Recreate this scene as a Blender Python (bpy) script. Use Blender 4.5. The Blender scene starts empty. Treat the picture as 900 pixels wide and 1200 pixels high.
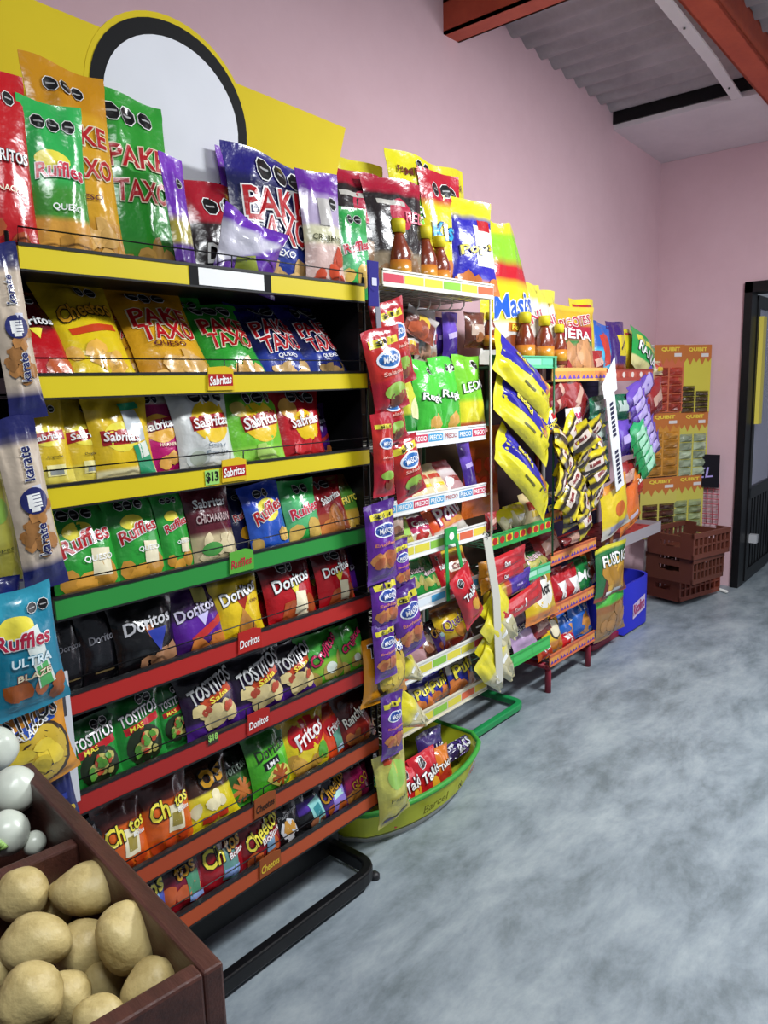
import bpy, bmesh, math, random
import numpy as np
from mathutils import Matrix, Vector
random.seed(7)
SC = bpy.context.scene
COL = SC.collection

# ------------------------------------------------------------------ camera
# World: X runs along the pink wall (away from the viewer), Y points at that wall, Z up, metres.
CAM_H = 1.5
FPX = 880.0
CX, CY = 450.0, 600.0
def _camera_axes(vp=(1224., 430.), vv=(580., 5120.)):
    c = np.array([CX, CY])
    d = np.array(vv) - c; d /= np.linalg.norm(d)
    hd = float(np.dot(np.array(vp) - c, d))
    pitch = math.atan2(-hd, FPX)
    down = np.array([d[0]*math.cos(pitch), d[1]*math.cos(pitch), math.sin(pitch)])
    fx = np.array([vp[0]-CX, vp[1]-CY, FPX]); fx /= np.linalg.norm(fx)
    up = -down
    X = fx - np.dot(fx, up)*up; X /= np.linalg.norm(X)
    return np.stack([X, np.cross(up, X), up])
RM = _camera_axes()
cam_data = bpy.data.cameras.new('camera')
cam_data.sensor_fit = 'VERTICAL'; cam_data.sensor_height = 24.0; cam_data.sensor_width = 18.0
cam_data.lens = FPX/1200.0*24.0
cam_data.clip_start = 0.02
cam = bpy.data.objects.new('camera', cam_data); COL.objects.link(cam)
_m = Matrix.Identity(4)
for i in range(3):
    _m[i][0] = RM[i][0]; _m[i][1] = -RM[i][1]; _m[i][2] = -RM[i][2]
_m[2][3] = CAM_H
cam.matrix_world = _m
SC.camera = cam
ORIG = np.array([0, 0, CAM_H])
def ray(px, py):
    return RM @ np.array([px-CX, py-CY, FPX])
def on_y(px, py, y):
    r = ray(px, py); return ORIG + r*(y/r[1])
def on_x(px, py, x):
    r = ray(px, py); return ORIG + r*(x/r[0])
def on_z(px, py, z):
    r = ray(px, py); return ORIG + r*((z-CAM_H)/r[2])

# ------------------------------------------------------------------ light and exposure
world = bpy.data.worlds.new('world'); SC.world = world; world.use_nodes = True
world.node_tree.nodes['Background'].inputs[0].default_value = (0.78, 0.86, 1.0, 1)
world.node_tree.nodes['Background'].inputs[1].default_value = 0.16
def area_lamp(name, loc, target, size, size_y, power, col=(1, 1, 1)):
    l = bpy.data.lights.new(name, 'AREA'); l.shape = 'RECTANGLE'; l.size = size; l.size_y = size_y
    l.energy = power; l.color = col
    o = bpy.data.objects.new(name, l); COL.objects.link(o)
    o.location = loc
    o.rotation_euler = (Vector(target)-Vector(loc)).to_track_quat('-Z', 'Y').to_euler()
    return o
area_lamp('unseen_room_light', (3.0, 0.0, 2.8), (3.0, 0.75, 0.0), 1.2, 0.2, 95, (0.95, 0.98, 1.0))
area_lamp('unseen_room_light', (0.3, -0.2, 2.85), (0.4, 0.2, 0.0), 1.2, 0.2, 34, (0.95, 0.98, 1.0))  # unseen second lamp, added to light the near end of the room
area_lamp('door_daylight', (5.3, -0.9, 1.3), (3.6, 0.2, 0.2), 1.0, 1.9, 14, (0.85, 0.93, 1.0))
SC.view_settings.view_transform = 'Standard'
SC.view_settings.look = 'None'
SC.view_settings.gamma = 1.0
SC.view_settings.use_curve_mapping = False
SC.view_settings.exposure = 0.24

# ------------------------------------------------------------------ colour + materials
def C(h):
    h = h.lstrip('#')
    v = [int(h[i:i+2], 16)/255 for i in (0, 2, 4)]
    return tuple(x/12.92 if x <= 0.04045 else ((x+0.055)/1.055)**2.4 for x in v) + (1.0,)
WHITE = C('f0f0ee'); BLACK = C('101012'); DARK = C('1c1a1c')
def _mat(name):
    m = bpy.data.materials.new(name); m.use_nodes = True
    nt = m.node_tree; return m, nt, nt.nodes['Principled BSDF']
def attr_mat(name, rough, spec=0.5, coat=0.0, metallic=0.0, bump=0.0, bscale=40., var=0.0):
    """colour comes from the mesh's own print colours; fine relief from noise"""
    m, nt, b = _mat(name)
    a = nt.nodes.new('ShaderNodeAttribute'); a.attribute_name = 'Col'
    src = a.outputs['Color']
    tc = nt.nodes.new('ShaderNodeTexCoord')
    if var:
        n = nt.nodes.new('ShaderNodeTexNoise'); n.inputs['Scale'].default_value = 6; n.inputs['Detail'].default_value = 5
        nt.links.new(tc.outputs['Object'], n.inputs['Vector'])
        mr = nt.nodes.new('ShaderNodeMapRange'); mr.inputs[3].default_value = 1-var; mr.inputs[4].default_value = 1+var
        nt.links.new(n.outputs['Fac'], mr.inputs[0])
        mx = nt.nodes.new('ShaderNodeMix'); mx.data_type = 'RGBA'; mx.blend_type = 'MULTIPLY'; mx.inputs[0].default_value = 1
        nt.links.new(src, mx.inputs[6]); nt.links.new(mr.outputs[0], mx.inputs[7]); src = mx.outputs[2]
    nt.links.new(src, b.inputs['Base Color'])
    b.inputs['Roughness'].default_value = rough
    b.inputs['Specular IOR Level'].default_value = spec
    b.inputs['Metallic'].default_value = metallic
    b.inputs['Coat Weight'].default_value = coat; b.inputs['Coat Roughness'].default_value = 0.12
    if bump:
        n2 = nt.nodes.new('ShaderNodeTexNoise'); n2.inputs['Scale'].default_value = bscale; n2.inputs['Detail'].default_value = 3
        nt.links.new(tc.outputs['Object'], n2.inputs['Vector'])
        bp = nt.nodes.new('ShaderNodeBump'); bp.inputs['Strength'].default_value = bump; bp.inputs['Distance'].default_value = 0.01
        nt.links.new(n2.outputs['Fac'], bp.inputs['Height']); nt.links.new(bp.outputs[0], b.inputs['Normal'])
    return m
M_FILM = attr_mat('glossy_film', 0.26, 0.5, 0.6, bump=0.5, bscale=24)
M_PRINT = attr_mat('printed_film', 0.28, 0.45, 0.45, bump=0.35, bscale=24)
M_PAINT = attr_mat('painted_metal', 0.42, 0.4, var=0.05)
M_MATTE = attr_mat('matte_board', 0.75, 0.25, var=0.08)
M_PLASTIC = attr_mat('moulded_plastic', 0.5, 0.4, var=0.06)
def noise_mat(name, c1, c2, scale, rough, bump=0.0, bscale=None, detail=8, c3=None, rough2=None, stretch=None, spec=0.5, distort=0.0):
    m, nt, b = _mat(name)
    tc = nt.nodes.new('ShaderNodeTexCoord'); vec = tc.outputs['Object']
    if stretch:
        mp = nt.nodes.new('ShaderNodeMapping'); mp.inputs['Scale'].default_value = stretch
        nt.links.new(vec, mp.inputs['Vector']); vec = mp.outputs[0]
    n = nt.nodes.new('ShaderNodeTexNoise'); n.inputs['Scale'].default_value = scale; n.inputs['Detail'].default_value = detail
    n.inputs['Roughness'].default_value = 0.72; n.inputs['Distortion'].default_value = distort
    nt.links.new(vec, n.inputs['Vector'])
    r = nt.nodes.new('ShaderNodeValToRGB'); r.color_ramp.elements[0].color = c1; r.color_ramp.elements[1].color = c2
    r.color_ramp.elements[0].position = 0.36; r.color_ramp.elements[1].position = 0.66
    if c3:
        e = r.color_ramp.elements.new(0.5); e.color = c3
    nt.links.new(n.outputs['Fac'], r.inputs[0]); nt.links.new(r.outputs[0], b.inputs['Base Color'])
    b.inputs['Roughness'].default_value = rough; b.inputs['Specular IOR Level'].default_value = spec
    if rough2:
        mr = nt.nodes.new('ShaderNodeMapRange'); mr.inputs[3].default_value = rough; mr.inputs[4].default_value = rough2
        nt.links.new(n.outputs['Fac'], mr.inputs[0]); nt.links.new(mr.outputs[0], b.inputs['Roughness'])
    if bump:
        n2 = nt.nodes.new('ShaderNodeTexNoise'); n2.inputs['Scale'].default_value = bscale or scale*4; n2.inputs['Detail'].default_value = 6
        nt.links.new(vec, n2.inputs['Vector'])
        bp = nt.nodes.new('ShaderNodeBump'); bp.inputs['Strength'].default_value = bump; bp.inputs['Distance'].default_value = 0.01
        nt.links.new(n2.outputs['Fac'], bp.inputs['Height']); nt.links.new(bp.outputs[0], b.inputs['Normal'])
    return m
M_WALL = noise_mat('pink_plaster', C('d3b0b8'), C('dab8c0'), 1.6, 0.75, 0.08, 22, spec=0.25)
M_FLOOR = noise_mat('polished_concrete', C('6a757b'), C('9fa9ae'), 3.6, 0.28, 0.06, 40, detail=15, c3=C('87929a'), rough2=0.5, stretch=(0.7, 1.4, 1), distort=0.2)
M_ROOF = noise_mat('corrugated_sheet', C('9c979a'), C('b4afb2'), 3, 0.5, 0.03)
M_BEAM = noise_mat('orange_paint', C('b4452a'), C('c75534'), 5, 0.5, 0.05)
M_PANELW = noise_mat('white_ceiling_board', C('d6cdd2'), C('e2dade'), 2, 0.7)
M_WOOD = noise_mat('dark_stained_wood', C('38201b'), C('553129'), 5, 0.42, 0.12, 60, stretch=(6, 1, 6))
M_POTATO = noise_mat('potato_skin', C('a08a50'), C('cdbb82'), 9, 0.5, 0.3, 60, c3=C('c4b078'))
M_ONION = noise_mat('white_onion_skin', C('c6cec0'), C('e2e6da'), 4, 0.3, 0.03)
M_ONION_G = attr_mat('green_onion_skin', 0.4)
M_BLACK = noise_mat('black_metal', C('0a0a0c'), C('131316'), 8, 0.4, 0.03, spec=0.3)
def glass_mat():
    m, nt, b = _mat('door_glass')
    b.inputs['Base Color'].default_value = (0.75, 0.72, 0.85, 1); b.inputs['Roughness'].default_value = 0.05  # lilac tint puts the pane's purple-grey reflection into its colour
    b.inputs['Transmission Weight'].default_value = 0.85; b.inputs['IOR'].default_value = 1.1
    return m
M_GLASS = glass_mat()

# ------------------------------------------------------------------ mesh helper
class MB:
    """collects coloured pieces that become ONE mesh object"""
    def __init__(s): s.v = []; s.f = []; s.c = []; s.n = 0; s.sm = []
    def add(s, verts, faces, col, smooth=False):
        verts = np.asarray(verts, float).reshape(-1, 3)
        s.v.append(verts)
        s.f.extend(tuple(i+s.n for i in f) for f in faces); s.sm.extend([smooth]*len(faces))
        col = np.asarray(col, float)
        if col.ndim == 1: col = np.tile(col, (len(verts), 1))
        s.c.append(col); s.n += len(verts)
        return s
    def box(s, x0, x1, y0, y1, z0, z1, col):
        v = [(x, y, z) for x in (x0, x1) for y in (y0, y1) for z in (z0, z1)]
        return s.add(v, [(0, 1, 3, 2), (4, 6, 7, 5), (0, 4, 5, 1), (2, 3, 7, 6), (0, 2, 6, 4), (1, 5, 7, 3)], col)
    def hexa(s, v8, col):       # eight corners, same order as box
        return s.add(v8, [(0, 1, 3, 2), (4, 6, 7, 5), (0, 4, 5, 1), (2, 3, 7, 6), (0, 2, 6, 4), (1, 5, 7, 3)], col)
    def tube(s, pts, r, col, n=8, closed=False, cap=True):
        pts = [np.asarray(p, float) for p in pts]
        N = len(pts); rings = []
        for i, p in enumerate(pts):
            a = pts[(i-1) % N] if (i > 0 or closed) else p
            b = pts[(i+1) % N] if (i < N-1 or closed) else p
            t = b-a; t = t/(np.linalg.norm(t)+1e-12)
            h = np.array([0, 0, 1.]) if abs(t[2]) < 0.9 else np.array([1., 0, 0])
            u = np.cross(t, h); u /= np.linalg.norm(u); w = np.cross(t, u)
            rings.append([p + r*(math.cos(2*math.pi*k/n)*u + math.sin(2*math.pi*k/n)*w) for k in range(n)])
        v = [q for R in rings for q in R]; f = []
        M = N if closed else N-1
        for i in range(M):
            j = (i+1) % N
            for k in range(n):
                l = (k+1) % n
                f.append((i*n+k, j*n+k, j*n+l, i*n+l))
        if cap and not closed:
            f.append(tuple(range(n))); f.append(tuple(range((N-1)*n, N*n))[::-1])
        return s.add(v, f, col, True)
    def lathe(s, prof, col, n=16, center=(0, 0, 0)):
        v = []; f = []; cols = []
        for i, (r, z) in enumerate(prof):
            for k in range(n):
                a = 2*math.pi*k/n
                v.append((center[0]+r*math.cos(a), center[1]+r*math.sin(a), center[2]+z))
                cols.append(col[i] if isinstance(col, list) else col)
        for i in range(len(prof)-1):
            for k in range(n):
                l = (k+1) % n
                f.append((i*n+k, i*n+l, (i+1)*n+l, (i+1)*n+k))
        f.append(tuple(range(n))[::-1]); f.append(tuple(range((len(prof)-1)*n, len(prof)*n)))
        return s.add(v, f, np.array(cols), True)
    def prism(s, pts, y0, y1, col):    # outline in XZ, thickness along Y
        n = len(pts)
        v = [(x, y0, z) for x, z in pts]+[(x, y1, z) for x, z in pts]
        f = [tuple(range(n)), tuple(range(n, 2*n))[::-1]]+[(i, n+i, n+(i+1) % n, (i+1) % n) for i in range(n)]
        return s.add(v, f, col)
    def build(s, name, mat, parent=None):
        me = bpy.data.meshes.new(name)
        V = np.concatenate(s.v)
        me.from_pydata(V.tolist(), [], s.f)
        ca = me.color_attributes.new('Col', 'FLOAT_COLOR', 'POINT')
        ca.data.foreach_set('color', np.concatenate(s.c).astype(np.float32).ravel())
        me.polygons.foreach_set('use_smooth', s.sm)
        me.materials.append(mat); me.update()
        o = bpy.data.objects.new(name, me); COL.objects.link(o)
        if parent is not None: o.parent = parent
        return o
def fix_normals(o):
    bm = bmesh.new(); bm.from_mesh(o.data); bmesh.ops.recalc_face_normals(bm, faces=bm.faces[:]); bm.to_mesh(o.data); bm.free()
    return o
def soften(o, w=0.003, seg=2):
    m = o.modifiers.new('edge', 'BEVEL'); m.width = w; m.segments = seg; m.limit_method = 'ANGLE'
    return o
LABELS = {}
def tag(o, label, cat, group=None):
    o['label'] = label; o['category'] = cat
    if group: o['group'] = group
    return o
def struct(o): o['kind'] = 'structure'; return o
def empty(name, loc=(0, 0, 0), rot=(0, 0, 0)):
    o = bpy.data.objects.new(name, None); COL.objects.link(o); o.location = loc; o.rotation_euler = rot
    o.empty_display_size = 0.05
    return o

# ------------------------------------------------------------------ lettering
_TXT = {}
def text_mesh(s, off=0.0):
    """flat lettering, unit box: x in -0.5..0.5, y in -0.5..0.5 -> verts, tris, aspect"""
    k = (s, off)
    if k in _TXT: return _TXT[k]
    cu = bpy.data.curves.new('t', 'FONT'); cu.body = s; cu.resolution_u = 2; cu.offset = off; cu.fill_mode = 'FRONT'
    ob = bpy.data.objects.new('t', cu); COL.objects.link(ob)
    me = ob.to_mesh()
    v = np.array([p.co[:] for p in me.vertices]); f = [tuple(p.vertices) for p in me.polygons]
    ob.to_mesh_clear(); bpy.data.objects.remove(ob); bpy.data.curves.remove(cu)
    if len(v) == 0: v = np.zeros((3, 3)); f = [(0, 1, 2)]
    lo = v[:, :2].min(0); hi = v[:, :2].max(0)
    _TXT[k] = (v[:, :2], f, lo, hi)
    return _TXT[k]
def text_2d(s, cx, cy, w, h, bold=0.03, rot=0.0, shear=0.0, arch=0.0, grow=0.0):
    v0, _, lo, hi = text_mesh(s, 0.0)
    v, f, _, _ = text_mesh(s, bold+grow)
    q = (v-(lo+hi)/2)/(hi-lo)*np.array([w, h])
    q = q+0.0
    q[:, 1] += arch*h*(1-(2*q[:, 0]/w)**2) if arch else 0
    q[:, 0] += shear*q[:, 1]
    if rot:
        a = math.radians(rot); q = q@np.array([[math.cos(a), math.sin(a)], [-math.sin(a), math.cos(a)]])
    return q+np.array([cx, cy]), f
def flat_text(mb, s, origin, ux, uz, w, h, col, bold=0.03, **k):
    """lettering on a plane: origin centre, ux/uz unit vectors"""
    q, f = text_2d(s, 0, 0, w, h, bold, **k)
    P = np.asarray(origin)[None]+q[:, :1]*np.asarray(ux)[None]+q[:, 1:2]*np.asarray(uz)[None]
    mb.add(P, f, col)
def flat_rect(mb, origin, ux, uz, w, h, col):
    o = np.asarray(origin); ux = np.asarray(ux); uz = np.asarray(uz)
    mb.add([o-ux*w/2-uz*h/2, o+ux*w/2-uz*h/2, o+ux*w/2+uz*h/2, o-ux*w/2+uz*h/2], [(0, 1, 2, 3)], col)
def flat_disc(mb, origin, ux, uz, rx, ry, col, n=20, jit=0.0, seed=0):
    o = np.asarray(origin); ux = np.asarray(ux); uz = np.asarray(uz)
    rr = np.random.RandomState(seed).uniform(1-jit, 1+jit, n) if jit else np.ones(n)
    v = [o]+[o+ux*rx*rr[i]*math.cos(2*math.pi*i/n)+uz*ry*rr[i]*math.sin(2*math.pi*i/n) for i in range(n)]
    mb.add(v, [(0, 1+i, 1+(i+1) % n) for i in range(n)], col)
XU = (1., 0, 0); ZU = (0, 0, 1.)

# ------------------------------------------------------------------ snack bags
SEAL = 0.055
class BagShape:
    def __init__(s, w, h, d, seed, crump=1.0, bend=0.0, taper=(1., 1.)):
        s.tp = taper; s.w, s.h, s.d, s.bend = w, h, d, bend
        R = np.random.RandomState(seed)
        s.ph = R.uniform(0, 6.28, 12); s.fr = R.uniform(0.75, 1.3, 12); s.cr = crump
        s.sk = R.uniform(0.72, 0.9); s.lean = R.uniform(-0.03, 0.03)
    def depth(s, u, v):
        t = np.clip((v-SEAL)/(1-2*SEAL), 0, 1)
        prof = np.sin(np.pi*t**s.sk)**0.6
        cross = np.clip(1-np.abs(u)**2.3, 0, 1)**0.72
        y = 0.5*s.d*prof*cross
        p, q = s.ph, s.fr
        inn = np.clip(cross, 0, 1)*np.clip(np.minimum(t, 1-t)*14, 0, 1)
        y = y + s.cr*s.d*inn*(0.12*np.exp(-t/0.16)*np.sin(9*q[0]*u+p[0]+2*t) + 0.15*np.exp(-(1-t)/0.22)*np.sin(8*q[1]*u+p[1]-3*t)
            + 0.07*(0.5-np.abs(np.sin(3*q[2]*u+2.5*q[3]*t+p[2]))) + 0.06*(0.5-np.abs(np.sin(-3.5*q[4]*u+4.5*q[5]*t+p[3]))) + 0.02*np.sin(17*q[6]*t+4*u+p[4]))
        return np.maximum(y, 0.0006)
    def point(s, u, v, front=True, eps=0.0):
        y = s.depth(u, v)
        t = np.clip((v-SEAL)/(1-2*SEAL), 0, 1)
        prof = np.sin(np.pi*t**s.sk)**0.6
        x = 0.5*s.w*u*(1-0.11*prof*(1-0.4*np.sin(3*t+s.ph[6])*0.3))*(s.tp[0]+(s.tp[1]-s.tp[0])*np.clip((v-0.45)/0.55, 0, 1) if s.tp[1] != 1 else (s.tp[0]+(1-s.tp[0])*np.clip(v/0.6, 0, 1)))+s.lean*s.w*(v-0.5)
        sway = s.cr*s.w*(0.03*np.sin(3.1*u+s.ph[7])*np.clip((v-0.75)*4, 0, 1)+0.02*np.sin(4*u+s.ph[8])*np.clip((0.2-v)*5, 0, 1))
        z = s.h*v+s.cr*0.012*s.h*np.sin(2.4*u+s.ph[9])*np.clip((v-0.8)*5, 0, 1)
        yy = (-y-eps if front else 0.75*y+eps)+sway-s.bend*s.h*np.clip(v-0.55, 0, 1)**2*2.0
        return np.stack([x, yy+0*x, z+0*x], -1)
def bag_body(sh, zones, nu=15, nv=28):
    """film of a pillow bag: front and back sheet sharing one outline, with colour zones from bottom (0) to top (1), many darker at the top"""
    mb = MB()
    us = np.linspace(-1, 1, nu); us = np.sign(us)*np.abs(us)**0.8
    vs = np.concatenate([[0, SEAL], np.linspace(SEAL, 1-SEAL, nv-3)[1:-1], [1-SEAL, 1]])
    U, V = np.meshgrid(us, vs)
    zs = sorted(zones, key=lambda a: a[0])
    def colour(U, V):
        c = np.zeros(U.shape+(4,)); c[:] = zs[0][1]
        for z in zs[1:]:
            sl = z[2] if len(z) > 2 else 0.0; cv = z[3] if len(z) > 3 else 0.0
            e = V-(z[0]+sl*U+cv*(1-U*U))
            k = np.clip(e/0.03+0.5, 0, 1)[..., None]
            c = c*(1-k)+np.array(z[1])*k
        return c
    n0, n1 = V.shape
    cc = colour(U, V).reshape(-1, 4)
    for front in (True, False):
        P = sh.point(U, V, front).reshape(-1, 3)
        f = []
        for i in range(n0-1):
            for j in range(n1-1):
                a = i*n1+j
                q = (a, a+1, a+n1+1, a+n1)
                f.append(q if front else q[::-1])
        mb.add(P, f, cc, True)
    return mb
def decal_disc(mb, sh, cu, cv, rx, ry, col, eps, n=14, jit=0.0, seed=0, rings=2, rot=0.0):
    # rx, ry in metres on the bag face
    R = np.random.RandomState(seed); jr = R.uniform(1-jit, 1+jit, n); rings = max(rings, int(math.ceil(max(rx/sh.w*14, ry/sh.h*18))))
    pu, pv = [cu], [cv]
    for r in range(1, rings+1):
        for i in range(n):
            a = 2*math.pi*(i+0.5)/n
            x = rx*math.cos(a)*jr[i]*r/rings; y = ry*math.sin(a)*jr[i]*r/rings
            if rot:
                x, y = x*math.cos(rot)-y*math.sin(rot), x*math.sin(rot)+y*math.cos(rot)
            pu.append(cu+2*x/sh.w); pv.append(cv+y/sh.h)
    f = [(0, 1+i, 1+(i+1) % n) for i in range(n)]
    for r in range(rings-1):
        for i in range(n):
            a = 1+r*n+i; b = 1+r*n+(i+1) % n
            f.append((a, a+n, b+n, b))
    pu = np.clip(np.array(pu), -0.97, 0.97); pv = np.clip(np.array(pv), 0.02, 0.99)
    mb.add(sh.point(pu, pv, True, eps), f, col, True)
def decal_rect(mb, sh, cu, cv, w, h, col, eps, rot=0.0, shear=0.0, nx=6, ny=3, taper=1.0):
    nx = max(nx if nx < 4 else 4, int(math.ceil(w/sh.w*16))); ny = max(ny if ny < 3 else 3, int(math.ceil(h/sh.h*22)))
    xs = np.linspace(-0.5, 0.5, nx+1); ys = np.linspace(-0.5, 0.5, ny+1)
    X, Y = np.meshgrid(xs, ys)
    X = X*w*(1-(1-taper)*(Y+0.5)); Y = Y*h; X = X+shear*Y
    if rot:
        a = math.radians(rot); X, Y = X*math.cos(a)-Y*math.sin(a), X*math.sin(a)+Y*math.cos(a)
    pu = np.clip(cu+2*X/sh.w, -0.97, 0.97); pv = np.clip(cv+Y/sh.h, 0.02, 0.99)
    f = [(i*(nx+1)+j, i*(nx+1)+j+1, (i+1)*(nx+1)+j+1, (i+1)*(nx+1)+j) for i in range(ny) for j in range(nx)]
    mb.add(sh.point(pu, pv, True, eps).reshape(-1, 3), f, col, True)
def decal_text(mb, sh, s, cu, cv, w, h, col, outline, eps, rot=0.0, shear=0.12, arch=0.0, bold=0.02):
    for grow, c, e in ((0.042, outline, eps), (0.0, col, eps+0.0009)):
        if c is None: continue
        q, f = text_2d(s, 0, 0, w, h, bold, rot, shear, arch, grow)
        pu = np.clip(cu+2*q[:, 0]/sh.w, -0.97, 0.97); pv = np.clip(cv+q[:, 1]/sh.h, 0.02, 0.99)
        mb.add(sh.point(pu, pv, True, e), f, c)

R_ = C('b3131d'); DR = C('5a1219'); OR = C('d0541c'); YE = C('e6c01a'); GR = C('2a9a35'); DG = C('14501f'); LG = C('63c22e')
BL = C('1f3fae'); NV = C('161a4a'); PU = C('5a1f96'); MG = C('a3176b'); GO = C('c8901e'); TAN = C('c98f4a'); SIL = C('c9c9cc'); BR = C('5d3320')
CHIP = C('d69a3c'); CHIPR = C('b8562a'); TEAL = C('1d7f9c'); CREAM = C('e9dfbd'); PINK = C('d8578a'); LY = C('efe04a')
# design: zones bottom->top, prints: (kind, u, v, ...) with sizes as a share of the bag's width
def D(zones, *prints): return dict(zones=zones, prints=prints)
def seals(n=3, v=0.86, u0=-0.1, s=0.075):
    return [('oct', u0+(i-(n-1)/2)*s*4.6, v, s, WHITE, BLACK) for i in range(n)]
def chips(col, v0, v1, n, r, seed=1, u=0.75):
    R = np.random.RandomState(seed)
    out = []
    for i in range(n):
        c = np.array(col)*R.uniform(0.75, 1.2); c[3] = 1
        out.append(('blob', R.uniform(-u, u), R.uniform(v0, v1), r*R.uniform(0.8, 1.25), r*R.uniform(0.6, 1.0), tuple(c), int(R.randint(1e6))))
    return out
T = lambda s, u, v, w, h, col, out=None, rot=0, arch=0.0: ('text', s, u, v, w, h, col, out, rot, arch)
B = lambda u, v, w, h, col, rot=0: ('rect', u, v, w, h, col, rot)
O = lambda u, v, rx, ry, col: ('disc', u, v, rx, ry, col)
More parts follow.
